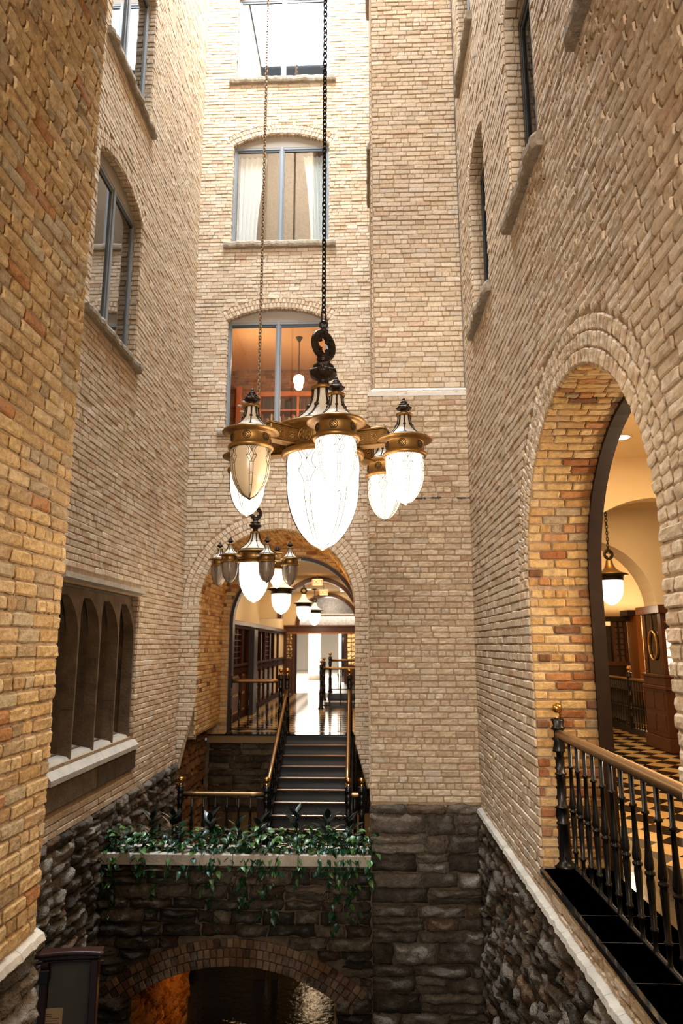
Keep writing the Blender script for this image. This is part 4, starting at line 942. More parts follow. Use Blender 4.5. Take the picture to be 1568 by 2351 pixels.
ep_((-3.1, -.08, 0), (-2.98, .1, 2.16), 'post'); ep_((-2.78, -.08, 0), (-2.66, .1, 2.16), 'post'); ep_((-.83, -.08, 0), (-.70, .1, 2.16), 'post'); ep_((-.42, -.08, 0), (-.3, .1, 2.16), 'post')
ep_((-2.98, -.05, 0), (-2.78, .05, 1.25), 'panel'); ep_((-.70, -.05, 0), (-.42, .05, 1.0), 'panel'); ep_((-.3, -.05, 0), (1.4, .05, 2.16), 'panel'); ep_((-2.66, -.02, 0), (-2.6, .08, 2.14), 'door_edge', M_IRON)
for a, c, z0 in ((-2.98, -2.78, 1.25), (-.70, -.42, 1.0)):
    for k in range(1, 7): zz = z0 + (2.16 - z0) * k / 7; ep_((a, -.02, zz - .012), (c, .02, zz + .012), 'glazing_bar', M_WOOD, .003)
    ep_(((a + c) / 2 - .01, -.02, z0), ((a + c) / 2 + .01, .02, 2.16), 'glazing_bar', M_WOOD, .003)
    b = MB(); b.add([(a + 1.7, .03, z0), (c + 1.7, .03, z0), (c + 1.7, .03, 2.16), (a + 1.7, .03, 2.16)], [(0, 1, 2, 3)]); b.build('pane', mat('bevelled_glass', rgb(190, 160, 110), .08, metal=.9, bump=.5, bump_scale=12), ep)
b = MB(); b.add([(-3.2, 27.4, 2.2), (1.6, 27.4, 2.2), (1.6, 27.4, 4), (-3.2, 27.4, 4)], [(0, 1, 2, 3)]); struct('wall_beyond_fanlight', b, mat('grey_brick_far', rgb(150, 142, 132), .9, noise_amt=.3, noise_scale=12), 'greyish brick seen through the fanlight')
# bright hall beyond the door
M_WHITE = mat('white_wall', rgb(236, 230, 220), .7); M_TERR = mat('pale_terrazzo', rgb(214, 206, 194), .35, noise_amt=.06, noise_scale=30)
b = MB(); b.add([(-9, 26.1, 0), (4, 26.1, 0), (4, 50, 0), (-9, 50, 0)], [(0, 1, 2, 3)]); struct('floor_hall', b, M_TERR, 'pale terrazzo floor of the bright hall beyond the door')
b = MB(); b.add([(-9, 26.1, 2.9), (4, 26.1, 2.9), (4, 50, 2.9), (-9, 50, 2.9)], [(3, 2, 1, 0)]); struct('ceiling_hall', b, M_WHITE, 'white ceiling of the bright hall')
b = MB(); b.add([(-9, 50, 0), (4, 50, 0), (4, 50, 3), (-9, 50, 3)], [(0, 1, 2, 3)]); b.add([(-5.6, 30, 0), (-5.6, 50, 0), (-5.6, 50, 3), (-5.6, 30, 3)], [(0, 1, 2, 3)]); struct('wall_hall', b, M_WHITE, 'white walls of the bright hall')
b = MB(); b.lathe([(.31, 0), (.31, .27), (.30, .275), (.30, 2.9)], 28); co = b.build('round_column', M_WHITE, None, True); co.location = (-2.62, 35.2, 0); tag(co, 'round white column with grey base in the bright hall', 'column')
b = MB(); b.lathe([(.318, 0), (.318, .26), (.31, .27)], 28); b.build('column_base', mat('grey_base', rgb(120, 112, 100), .6), co, True)
b = MB(); b.bbox((-1.28, 33, 0), (1.2, 33.1, 2.88)); dk = b.build('dark_glass_screen', mat('dark_screen', rgb(16, 17, 18), .06, spec=.6), None); tag(dk, 'dark glass screen at the right of the bright hall', 'screen')
for x in (-1.3, -1.0): b = MB(); b.bbox((x, 32.8, 0), (x + .12, 32.95, 2.9)); b.build('screen_post', mat('pale_post', rgb(200, 194, 184), .5), dk)
for k, x in enumerate((-4.9, -5.2)):
    b = MB(); b.bbox((x, 44 - 3 * k, .5), (x + .08, 44.05 - 3 * k, 2.2)); tag(b.build('wall_slot', mat('bronze_slot', rgb(120, 100, 76), .6)), ['slim brown upright strip on the hall wall', 'shorter upright strip on the hall wall, left of the other'][k], 'panel')
area('hall_ceiling_light', (-2.6, 34, 2.85), (0, 0, 0), 5, 14, 1800, (1, .93, .84))
# a visitor standing in the hall, mostly hidden by the door post
def person(loc, rz, label):
    root = empty('person', loc, rz, label, 'person')
    def skin(name, pts, edges, radii, m, sub=1):
        me = bpy.data.meshes.new(name); me.from_pydata(pts, edges, []); o = link(name, me, root); me.materials.append(m)
        sk = o.modifiers.new('skin', 'SKIN'); sk.use_smooth_shade = True
        for i, r in enumerate(radii): me.skin_vertices[0].data[i].radius = (r, r)
        me.skin_vertices[0].data[0].use_root = True
        s_ = o.modifiers.new('sub', 'SUBSURF'); s_.levels = s_.render_levels = sub
        return o
    pts = [(0, 0, .95), (0, 0, 1.15), (0, 0, 1.38), (0, 0, 1.47), (0, .01, 1.55), (0, .02, 1.65), (-.18, 0, 1.38), (-.23, 0, 1.1), (-.22, .06, .86), (.18, 0, 1.38), (.23, 0, 1.1), (.22, .06, .86), (-.10, 0, .85), (-.11, .02, .48), (-.11, -.02, .08), (-.11, .12, .04), (.10, 0, .85), (.12, .04, .48), (.12, .0, .08), (.12, .14, .04)]
    ed = [(0, 1), (1, 2), (2, 3), (3, 4), (4, 5), (2, 6), (6, 7), (7, 8), (2, 9), (9, 10), (10, 11), (0, 12), (12, 13), (13, 14), (14, 15), (0, 16), (16, 17), (17, 18), (18, 19)]
    ra = [.15, .14, .15, .06, .085, .095, .065, .048, .035, .065, .048, .035, .085, .06, .04, .035, .085, .06, .04, .035]
    skin('body', pts, ed, ra, mat('skin_tone', rgb(196, 150, 120), .6), 2)
    skin('shirt', [(0, 0, .98), (0, 0, 1.15), (0, 0, 1.38), (-.18, 0, 1.38), (-.23, 0, 1.12), (.18, 0, 1.38), (.23, 0, 1.12)], [(0, 1), (1, 2), (2, 3), (3, 4), (2, 5), (5, 6)], [.17, .155, .165, .08, .06, .08, .06], mat('white_shirt', rgb(226, 222, 214), .8))
    skin('trousers', [(0, 0, .97), (-.10, 0, .85), (-.11, .02, .48), (-.11, -.02, .10), (.10, 0, .85), (.12, .04, .48), (.12, .0, .10)], [(0, 1), (1, 2), (2, 3), (0, 4), (4, 5), (5, 6)], [.165, .1, .075, .06, .1, .075, .06], mat('dark_trousers', rgb(26, 26, 30), .8))
    b = MB(); b.lathe([(.001, .12), (.07, .1), (.105, .04), (.108, -.02), (.09, -.07), (.06, -.08)], 12, (0, .0, 1.66)); b.build('hair', mat('brown_hair', rgb(60, 42, 30), .6), root, True)
    return root
person((-4.35, 42.0, 0), rad(100), 'person in white shirt and dark trousers standing far off in the bright hall')
# pendants and lamps share the builder below; second stairwell with brass railings on the right
b = MB(); b.bbox((-1.2, 19.9, 0), (1.3, 25.9, .17), .01); st2 = b.build('stair_platform', M_IRON); tag(st2, 'black raised stair platform on the right of the corridor', 'platform')
b = MB(); b.bbox((-1.15, 20.7, .171), (1.3, 25.9, .34), .01); b.build('step', M_IRON, st2)
b = MB(); b.bbox((-1.2, 19.88, .15), (1.3, 19.9, .172), .004); b.build('nosing', MATS['worn_metal_nosing'], st2)
railing('corridor railing with brass handrail at the right, in front of the platform', (-1.27, 19.6, 0), (.45, 19.6, 0), newels=(True, False), nh=1.31, h=1.1, spacing=.30)
railing('brass railing deeper in the corridor on the platform', (-1.1, 21.2, .34), (.5, 21.2, .34), newels=(True, False), nh=1.15, h=.95, spacing=.30)
nn = empty('newel', (-1.24, 20.35, .17), 0, 'free standing black newel with brass ball between the two corridor railings', 'post'); newel(nn, (0, 0, 0), 1.2)
# exit signs
def exit_sign(loc, label):
    root = empty('exit_sign', loc, 0, label, 'sign')
    b = MB(); b.bbox((-.14, -.03, -.09), (.14, .03, .09), .008); b.build('housing', mat('sign_box', rgb(228, 190, 140), .5, emit=.5, emit_col=(1, .62, .35, 1)), root)
    cu = bpy.data.curves.new('exit_text', 'FONT'); cu.body = 'EXIT'; cu.size = .16; cu.align_x = 'CENTER'; cu.align_y = 'CENTER'; cu.extrude = .002; cu.offset = .004
    t = bpy.data.objects.new('tmp', cu); C.objects.link(t); bpy.context.view_layer.update()
    me = bpy.data.meshes.new_from_object(t.evaluated_get(bpy.context.evaluated_depsgraph_get())); bpy.data.objects.remove(t); me.materials.clear(); me.materials.append(mat('red_letters', rgb(230, 60, 20), .5, emit=1.6, emit_col=(1, .08, .02, 1)))
    o = link('lettering', me, root); o.location = (0, -.033, 0); o.rotation_euler = (PI / 2, 0, 0)
    b = MB(); b.tube([(0, 0, .09), (0, 0, CZ - loc[2])], .008, 6); b.build('stem', M_DKBRONZE, root)
exit_sign((-1.385, 19.5, 3.50), 'red lettered exit sign hanging under the first corridor rib')
exit_sign((-1.42, 23.0, 3.47), 'second exit sign, lower and behind the first')
for k, (x, y) in enumerate(((-.77, 19.2), (-.85, 24.8), (-2.08, 24.8), (-2.3, 17.0), (-.87, 25.7))):
    r_ = empty('ceiling_downlight', (x, y, CZ), 0, ['round recessed downlight nearest on the right of the corridor ceiling', 'recessed downlight beyond the first rib, right', 'recessed downlight beyond the first rib, left', 'recessed downlight of the corridor above the wood partition', 'small farthest downlight of the corridor ceiling'][k], 'downlight', 'corridor ceiling downlights')
    b = MB(); b.lathe([(.085, -.004), (.11, -.008), (.115, 0), (.085, 0)], 18); b.build('trim_ring', M_WHITE, r_, True)
    b = MB(); b.lathe([(.0005, -.006), (.085, -.005)], 18); b.build('lens', M_LAMP, r_)
point_light((-1.4, 26.8, 3.3), 22, (1, .9, .8), .2, 'fanlight_fill')  # added light that brightens the wall beyond the fanlight
for y in (16.2, 19.0, 22.6, 25.0): area('corridor_downlights_glow', (-1.6, y, 3.66), (0, 0, 0), 1.6, 1.2, 30, (1, .74, .46))

# ------------------------------------------------------------------ room behind the right arch
RZ = 4.35
tiles('floor_right_room', 'black and cream diagonal tile floor of the right room', 2.40, 9.0, 2.4, 17.0, .305)
b = MB(); b.box((XR + .5, 2.4, -.03), (2.40, 17, -.001)); struct('floor_border', b, M_SLAB, 'dark border of the tile floor beside the balcony')
b = MB(); b.add([(1.93, 1.5, RZ), (9, 1.5, RZ), (9, 19, RZ), (1.93, 19, RZ)], [(3, 2, 1, 0)]); struct('ceiling_right_room', b, M_PLASTER, 'cream ceiling of the right room')
b = MB(); b.plate([(1.5, 0), (19, 0), (19, RZ), (1.5, RZ)], [arch_poly(ARC_C, ARC_S, ARC_R, 0.0)], (1.935, 0, 0), Y_, Z_, X_, 0)
b.add([(9, 1.5, 0), (9, 19, 0), (9, 19, RZ), (9, 1.5, RZ)], [(0, 1, 2, 3)]); b.add([(1.93, 1.5, 0), (9, 1.5, 0), (9, 1.5, RZ), (1.93, 1.5, RZ)], [(0, 1, 2, 3)]); b.add([(1.93, 19, 0), (9, 19, 0), (9, 19, RZ), (1.93, 19, RZ)], [(0, 1, 2, 3)])
struct('wall_right_room', b, M_PLASTER, 'cream walls of the right room')
arch_wall('wall_room_arch_front', 'cream wall with the nearer wide arch of the right room', 9.5, 1.94, 9, 4.07, 2.31, 1.46, 0, .25, top=RZ)
arch_wall('wall_room_arch_back', 'cream wall with the deep round arch behind the pendant lamp', 13.3, 1.94, 9, 4.18, 2.4, 1.36, 0, .6, top=RZ)
# oak lining that follows the opening
n = 28; a1 = [(ARC_C + (ARC_R + .01) * math.cos(PI * k / n), ARC_S + (ARC_R + .01) * math.sin(PI * k / n)) for k in range(n + 1)]; a2 = [(ARC_C + (ARC_R - .05) * math.cos(PI - PI * k / n), ARC_S + (ARC_R - .05) * math.sin(PI - PI * k / n)) for k in range(n + 1)]
b = MB(); b.plate([(ARC_C + ARC_R + .01, 0.001)] + a1 + [(ARC_C - ARC_R - .01, 0.001), (ARC_C - ARC_R + .05, .001)] + a2 + [(ARC_C + ARC_R - .05, .001)], [], (1.90, 0, 0), Y_, Z_, -X_, .11); tag(b.build('trim_oak_arch', M_WOODDK), 'very dark oak lining curving around the right arch opening', None, None, 'structure')
# display cabinet
cb = empty('display_cabinet', (5.4, 12.45, 0), 0, 'tall dark oak cabinet with an oval glass door in the right room', 'cabinet')
def cb_(lo, hi, name, m=M_WOOD, bev=.008, par=None):
    b = MB(); b.bbox((lo[0] - 5.4, lo[1] - 12.45, lo[2]), (hi[0] - 5.4, hi[1] - 12.45, hi[2]), bev); return b.build(name, m, par or cb)
cb_((4.97, 11.9, 0), (5.9, 12.9, .22), 'plinth'); cb_((5.0, 11.95, .22), (5.87, 12.87, 1.0), 'base'); cb_((4.97, 11.9, 1.0), (5.9, 12.9, 1.06), 'ledge'); cb_((5.0, 11.95, 1.06), (5.87, 12.87, 1.2), 'frieze'); cb_((4.98, 11.93, 1.2), (5.9, 12.9, 1.25), 'ledge')
cb_((4.96, 11.88, 2.28), (5.92, 12.9, 2.42), 'cornice'); cb_((5.4, 12.3, 1.25), (5.86, 12.86, 2.28), 'case_back', M_WOODDK)
for x, y in ((5.03, 12.0), (5.03, 12.75), (5.8, 12.0)): cb_((x, y, 1.25), (x + .07, y + .07, 2.28), 'stile')
for y0, y1 in ((12.05, 12.40), (12.46, 12.8)):
    cb_((4.992, y0, .30), (5.01, y1, .58), 'panel'); cb_((4.992, y0, .66), (5.01, y1, .95), 'panel')
dr = cb_((5.03, 12.07, 1.25), (5.06, 12.13, 2.28), 'door_frame'); cb_((5.03, 12.70, 1.25), (5.06, 12.75, 2.28), 'door_frame'); cb_((5.03, 12.40, 2.0), (5.055, 12.43, 2.28), 'door_frame')
b = MB(); b.add([(-.35, -.42, 1.25), (-.35, .30, 1.25), (-.35, .30, 2.28), (-.35, -.42, 2.28)], [(0, 1, 2, 3)]); b.build('door_glass', mat('dark_bevelled_glass', rgb(20, 12, 8), .05, spec=.8), cb)
b = MB(); b.tube([(-.375, -.05 + .17 * math.cos(2 * PI * k / 28), 1.74 + .25 * math.sin(2 * PI * k / 28)) for k in range(28)], .016, 6, closed=True); b.build('oval_moulding', mat('polished_oak_edge', rgb(190, 140, 80), .12, metal=.6), cb, True)
for k in range(1, 7): cb_((5.08, 11.97, 1.25 + 1.03 * k / 7 - .01), (5.85, 12.0, 1.25 + 1.03 * k / 7 + .01), 'shelf_bar', mat('light_oak_bar', rgb(170, 120, 66), .3))
b = MB(); b.add([(-.3, -.40, 1.3), (.1, -.40, 1.3), (.1, -.40, 2.0), (-.3, -.40, 2.0)], [(0, 1, 2, 3)]); b.build('lit_glass', mat('backlit_glass', rgb(240, 225, 190), .3, emit=1.4, emit_col=(1, .85, .6, 1)), cb)
# balustrade beside the inner stair
railing('black balustrade with brass rail deep in the right room, left of the cabinet', (5.35, 13.0, 0), (5.35, 17.0, 0), newels=(False, False), h=1.06, spacing=.13)
nn2 = empty('newel', (5.35, 14.5, 0), 0, 'black newel with brass ball in the middle of the right room balustrade', 'post'); newel(nn2, (0, 0, 0), 1.31)
b = MB(); b.box((5.32, 12.95, 0), (5.42, 17, .12)); tag(b.build('kerb', M_IRON), 'black kerb under the right room balustrade', 'kerb')
# panelling and lattice at the back of the right room
pn = empty('oak_screen', (5.6, 16.9, 0), 0, 'oak screen with lattice panes at the back of the right room', 'screen')
def pn_(lo, hi, name, m=M_WOOD, bev=.006):
    b = MB(); b.bbox((lo[0] - 5.6, lo[1] - 16.9, lo[2]), (hi[0] - 5.6, hi[1] - 16.9, hi[2]), bev); return b.build(name, m, pn)
pn_((4.2, 16.9, 2.3), (6.35, 17.1, 2.42), 'cornice', M_WOODDK); pn_((4.2, 16.95, 0), (6.3, 17.05, 1.25), 'dado', M_WOODDK); pn_((4.2, 16.93, 1.25), (6.3, 17.06, 1.36), 'rail')
for x in (4.2, 5.0, 5.62, 5.93, 6.22): pn_((x, 16.93, 1.36), (x + .07, 17.05, 2.3), 'stile')
for k in range(1, 7): pn_((5.97, 16.95, 1.36 + .94 * k / 7 - .012), (6.24, 17.0, 1.36 + .94 * k / 7 + .012), 'lattice_bar', M_WOODDK)
pn_((6.08, 16.95, 1.36), (6.11, 17.0, 2.3), 'lattice_bar', M_WOODDK)
b = MB(); b.add([(.35, .12, 1.36), (.66, .12, 1.36), (.66, .12, 2.3), (.35, .12, 2.3)], [(0, 1, 2, 3)]); b.build('pane', mat('warm_brown_glass', rgb(130, 96, 66), .2, noise_amt=.3), pn)
b = MB(); b.add([(.05, .12, 1.36), (.33, .12, 1.36), (.33, .12, 2.2), (.05, .12, 2.2)], [(0, 1, 2, 3)]); b.build('pane', MATS['black_interior_glass'], pn)
pn_((6.35, 16.5, 0), (6.47, 17.1, 2.42), 'door_post', mat('light_oak', rgb(150, 92, 40), .4)); pn_((6.2, 16.6, 2.42), (7.6, 17.1, 2.56), 'cornice', M_WOODDK)
wq = MB(); wq.plate([(6.2, 0), (9, 0), (9, 2.45), (6.2, 2.45)], [], (0, 18.2, 0), X_, Z_, -Y_, 0); wq_ = struct('wall_room_brick', wq, M_MORTAR, 'lit golden brick wall glimpsed through a doorway in the right room')
mq = Masonry(120, PAL_LAMPLIT, 0); mq.field((0, 18.2, 0), X_, Z_, -Y_, 6.4, 7.9, .9, 2.45); mq.finish(wq_, 100)
point_light((7.0, 17.4, 2.2), 170, (1, .72, .42), .15, 'doorway_lamp')
# downlight of the near ceiling and room glow
for k, (x, y) in enumerate(((3.28, 8.5), (3.0, 4.6), (5.2, 7.0))):
    r_ = empty('ceiling_downlight', (x, y, RZ), 0, ['round recessed downlight seen through the right arch', 'recessed downlight above the balcony, hidden by the arch', 'recessed downlight farther right in the right room'][k], 'downlight')
    b = MB(); b.lathe([(.095, -.004), (.125, -.010), (.13, 0), (.095, 0)], 20); b.build('trim_ring', M_PLASTER, r_, True)
    b = MB(); b.lathe([(.0005, -.006), (.095, -.005)], 20); b.build('lens', M_LAMP, r_)
ROOM_W = 80
for x, y, e in ((2.9, 4.2, .5), (3.4, 7.6, .8), (5.6, 6.5, .6), (4.2, 11.5, .7), (4.2, 15.2, .35)): area('room_downlights_glow', (x, y, RZ - .06), (0, 0, 0), 1.2, 1.2, ROOM_W * e, (1, .70, .38))
# ------------------------------------------------------------------ library room behind the lowest far window
lb = MB(); x0, x1, y0, y1, z0, z1 = -3.25, .0, YB + .28, 15.6, 5.2, 8.35
lb.add([(x0, y0, z0), (x1, y0, z0), (x1, y1, z0), (x0, y1, z0), (x0, y0, z1), (x1, y0, z1), (x1, y1, z1), (x0, y1, z1)], [(0, 1, 2, 3), (0, 3, 7, 4), (1, 5, 6, 2)])
struct('wall_library', lb, mat('ochre_wall', rgb(176, 116, 70), .8), 'side walls and floor of the library room')
lb = MB(); lb.add([(x0, y0, z1), (x1, y0, z1), (x1, y1, z1), (x0, y1, z1)], [(3, 2, 1, 0)]); struct('ceiling_library', lb, mat('peach_ceiling', rgb(214, 168, 122), .8), 'peach ceiling of the library room')
lb = MB(); lb.plate([(x0, z0), (x1, z0), (x1, z1), (x0, z1)], [], (0, y1, 0), X_, Z_, -Y_, 0); wl_ = struct('wall_library_back', lb, M_MORTAR, 'brown brick back wall of the library room')
mq = Masonry(130, [((150, 100, 68), 5), ((166, 112, 74), 4), ((128, 84, 56), 3)], 0); mq.field((0, y1, 0), X_, Z_, -Y_, x0, x1, 6.0, z1); mq.finish(wl_, 150)
bc = empty('bookcase', (-1.5, 15.4, 5.2), 0, 'orange oak bookcase full of books behind the lowest far window', 'bookcase')
M_OAKO = mat('orange_oak', rgb(176, 96, 44), .45, noise_amt=.15, noise_scale=9)
def bk(lo, hi, name, m=None):
    b = MB(); b.bbox(lo, hi, .006); return b.build(name, m or M_OAKO, bc)
BX0, BX1 = -1.0, 1.3
for x in (BX0, -.1, BX1 - .06): bk((x, -.17, 0), (x + .06, .17, 2.3), 'upright')
bk((BX0 - .08, -.19, 2.3), (BX1 + .05, .17, 2.42), 'cornice'); bk((BX0, .14, 0), (BX1, .17, 2.3), 'back_board', M_WOOD)
shelves = [.35, .75, 1.15, 1.55, 1.95]
for z in shelves: bk((BX0 + .06, -.16, z), (BX1 - .06, .14, z + .035), 'shelf')
bk((BX0 - .55, -.1, 0), (BX0 - .42, .1, 2.6), 'side_post')
rb_ = random.Random(77); bookm = {}
_o = 'zeroth first second third fourth fifth sixth seventh eighth ninth tenth eleventh twelfth thirteenth fourteenth fifteenth sixteenth seventeenth eighteenth nineteenth'.split()
ordi = _o + ['twentieth'] + ['twenty ' + q for q in _o[1:10]] + ['thirtieth'] + ['thirty ' + q for q in _o[1:10]] + ['fortieth'] + ['forty ' + q for q in _o[1:10]] + ['fiftieth'] + ['fifty ' + q for q in _o[1:10]]
cname = ['rust brown', 'dark brown', 'tan', 'pale buff', 'umber', 'sandy', 'charcoal', 'cream', 'chestnut']
bcols = [(120, 60, 34), (60, 40, 30), (150, 100, 60), (196, 160, 110), (84, 60, 44), (170, 130, 84), (50, 44, 40), (216, 190, 150), (110, 76, 46)]
for si, z in enumerate(shelves[1:]):
    for a, c in ((BX0 + .07, -.11), (-.03, BX1 - .08)):
        x = a; bn_ = 0
        while x < c - .03:
            w_ = rb_.uniform(.022, .05); h_ = rb_.uniform(.18, .30) if si < 3 else .29; k = rb_.randrange(len(bcols)) if si < 3 else rb_.choice((1, 4, 6))
            if rb_.random() < .06: x += .05; continue
            key = (round(w_, 2), round(h_, 2), k)
            if key not in bookm:
                g = MB(); g.bbox((0, -.09, 0), (key[0] - .002, .08, key[1]), .003); bookm[key] = g.mesh('book', mat('book_cloth_%d' % k, rgb(*bcols[k]), .7))
            o = bpy.data.objects.new('book', bookm[key]); C.objects.link(o); o.location = (-1.5 + x, 15.36, 5.2 + z + .035)
            side = 'left' if a < -.5 else 'right'
            bn_ += 1; tag(o, '%s book, %s from the left, %s library shelf, %s half' % (cname[k], ordi[bn_], ('lowest', 'second', 'third', 'top')[si], side), 'book', 'books on the library shelves')
            x += key[0]
sp_ = empty('schoolhouse_pendant', (-1.42, 13.9, 7.14), 0, 'white schoolhouse pendant glowing inside the library window', 'pendant lamp')
b = MB(); b.lathe([(.0005, 0), (.06, .015), (.085, .06), (.085, .14), (.11, .17), (.115, .25), (.10, .30), (.05, .33)], 20); b.build('glass_shade', mat('lit_opal_glass', (1, .9, .7, 1), .4, emit=5, emit_col=(1, .78, .5, 1)), sp_, True)
b = MB(); b.lathe([(.05, .33), (.05, .36), (.012, .38), (.010, 1.1), (.03, 1.12), (.07, 1.19), (.08, 1.21)], 14); b.build('stem', M_DKBRONZE, sp_, True)
point_light((-1.0, 14.2, 7.0), 45, (1, .68, .38), .15, 'library_lamp'); point_light((-2.3, 13.6, 7.6), 30, (1, .72, .42), .15, 'library_lamp')
fl_ = empty('dried_flower', (-2.42, 12.5, 5.66), 0, 'pale dried flower heads behind the lower left of the library window', 'flowers')
for k, (x, z) in enumerate(((0, .62), (.09, .70), (.05, .5))):
    b = MB(); b.tube([(x * .3, 0, 0), (x * .6, 0, z * .5), (x, 0, z)], .004, 5); b.build('stem', mat('dry_stem', rgb(120, 96, 64), .8), fl_)
    b = MB(); b.lathe([(.0005, -.02), (.03, -.012), (.045, .005), (.03, .022), (.0005, .028)], 10, (x, 0, z), lobe=lambda i, t: 1 + .12 * math.cos(5 * t)); b.build('flower_head', mat('dry_petal', rgb(206, 186, 160), .9), fl_, True)

# ------------------------------------------------------------------ lamps
def prof_interp(prof, z):
    for (r0, z0_), (r1, z1_) in zip(prof[:-1], prof[1:]):
        if (z0_ - z) * (z1_ - z) <= 0 and z0_ != z1_: return r0 + (r1 - r0) * (z - z0_) / (z1_ - z0_)
    return prof[-1][0]
def globe_prof(r, L, n=16):
    """pointed egg hanging down from z = 0"""
    p = []
    for k in range(n + 1):
        t = k / n; rr = r * (1.0 + .02 * math.sin(PI * min(t * 3, 1))) if t < .3 else r * max(0.0, 1 - ((t - .3) / .7) ** 2.15) ** .62
        p.append((max(rr, .0006), -L * t))
    return p
def globe_mesh(r, L, m, n=28): b = MB(); b.lathe(globe_prof(r, L), n); return b.mesh('globe', m, True)
def leading_mesh(r, L, wire, m=None):
    """lead lines of the globe: ogee arches between paired ribs"""
    prof = globe_prof(r, L, 48); b = MB(); S = 2 * PI / 6
    def pt(s_, t, c): a = (c + s_) * S; rr = prof_interp(prof, -L * min(max(t, 0), .998)) + wire * .5; return V((rr * math.cos(a), rr * math.sin(a), -L * t))
    def line(ps, c, w_=wire):
        q = []
        for (s0, t0), (s1, t1) in zip(ps[:-1], ps[1:]):
            d = max(1, int(math.hypot((s1 - s0) * S * r, (t1 - t0) * L) / (r * .12)))
            q += [pt(s0 + (s1 - s0) * k / d, t0 + (t1 - t0) * k / d, c) for k in range(d)]
        q.append(pt(*ps[-1], c)); b.tube(q, w_, 4)
    for c in range(6):
        for sg in (-1, 1):
            line([(sg * .085, .37), (sg * .085, .55), (sg * .08, .75), (sg * .09, .9), (sg * .0, .998)], c)
            line([(sg * .085, .37), (sg * .15, .31), (sg * .22, .265), (sg * .24, .235), (sg * .16, .20), (sg * .13, .16), (sg * .17, .10), (sg * .28, .04), (sg * .5, .0)], c)
            line([(0, .145), (sg * .10, .225), (0, .33)], c, wire * .8); line([(0, .145), (sg * .05, .11), (sg * .16, .05), (sg * .32, .01)], c)
            line([(0, .085), (sg * .10, .04), (sg * .2, .0)], c, wire * .8); line([(sg * .10, .225), (sg * .24, .235)], c, wire * .8); line([(0, .36), (sg * .085, .37)], c, wire * .8)
        line([(0, .085), (0, .145)], c); line([(0, .33), (0, .36)], c, wire * .8)
        for t in (.56, .78): line([(-.083, t), (.083, t)], c, wire * .8)
    b.lathe([(.001, -L - .006), (.012 + r * .03, -L + .002), (.001, -L + .008)], 8)
    return b.mesh('leading', m or M_LEAD, False)
def crown_mesh(s_, top=True):
    """leafy finial; s_: scale, base at z 0"""
    zk = 1.55 if top else 1.95
    p = [(.5, 0), (.52, .06), (.40, .14), (.42, .22), (.60, .30), (.92, .40), (1.0, .52), (.86, .62), (.62, .68), (.70, .76), (.66, .84), (.46, .90)]
    p += [(.40, .98), (.44, 1.06), (.30, 1.14), (.22, 1.24), (.20, 1.34), (.10, 1.46), (.001, 1.50)] if top else [(.42, .98), (.50, 1.04), (.50, 1.12), (.2, 1.14)]
    def lobe(i, t):
        if i in (4, 5, 6, 7): return 1 + .12 * abs(math.sin(3 * t)) - .06
        if i in (9, 10): return 1 + .16 * abs(math.sin(3 * t + 1.2)) - .06
        if i in (12, 13): return 1 + .15 * abs(math.sin(3 * t)) - .05
        return 1
    b = MB(); b.lathe([(r * s_, z * s_ * zk) for r, z in p], 36, lobe=lobe)
    for k in range(6):   # curled leaf tips
        a = k * PI / 3 + PI / 6; c_, sn = math.cos(a), math.sin(a)
        b.tube([(.82 * s_ * c_, .82 * s_ * sn, .5 * s_ * zk), (1.02 * s_ * c_, 1.02 * s_ * sn, .58 * s_ * zk), (1.08 * s_ * c_, 1.08 * s_ * sn, .48 * s_ * zk)], [.13 * s_, .11 * s_, .05 * s_], 6)
    return b.mesh('crown', M_DKBRONZE, True)
def dome_prof(rt, rb, h, n=10): return [(rt + (rb - rt) * (t / n) ** 2.3, -h * (t / n) ** .92) for t in range(n + 1)]
def dome_mesh(rt, rb, h): b = MB(); b.lathe(dome_prof(rt, rb, h), 32); return b.mesh('dome', M_DOME, True)
def dome_rib_mesh(rt, rb, h, wr_, n=8):
    b = MB(); pr = dome_prof(rt, rb, h)
    for k in range(n):
        a = 2 * PI * (k + .5) / n; pts = [((r + wr_ * .3) * math.cos(a), (r + wr_ * .3) * math.sin(a), z) for r, z in pr[:9]]; b.tube(pts, [wr_ * (1.1 - .07 * i) for i in range(9)], 5)
        q = pts[4]; b.lathe([(.001, wr_ * 1.8), (wr_ * 1.7, wr_ * .6), (wr_ * 1.7, -wr_ * .6), (.001, -wr_ * 1.8)], 6, q)
        q = pts[8]
        for s_ in (-1, 1): t_ = a + s_ * wr_ * 1.6 / rb; b.tube([(q[0], q[1], q[2]), ((rb * .78) * math.cos(t_), (rb * .78) * math.sin(t_), q[2] - h * .06)], wr_ * .5, 4)
    b.lathe([(rb * .86, -h * .90), (rb * .93, -h * .935), (rb * .93, -h * .965), (rb * .86, -h * .93)], 32)
    return b.mesh('dome_ribs', M_DKBRONZE, True)
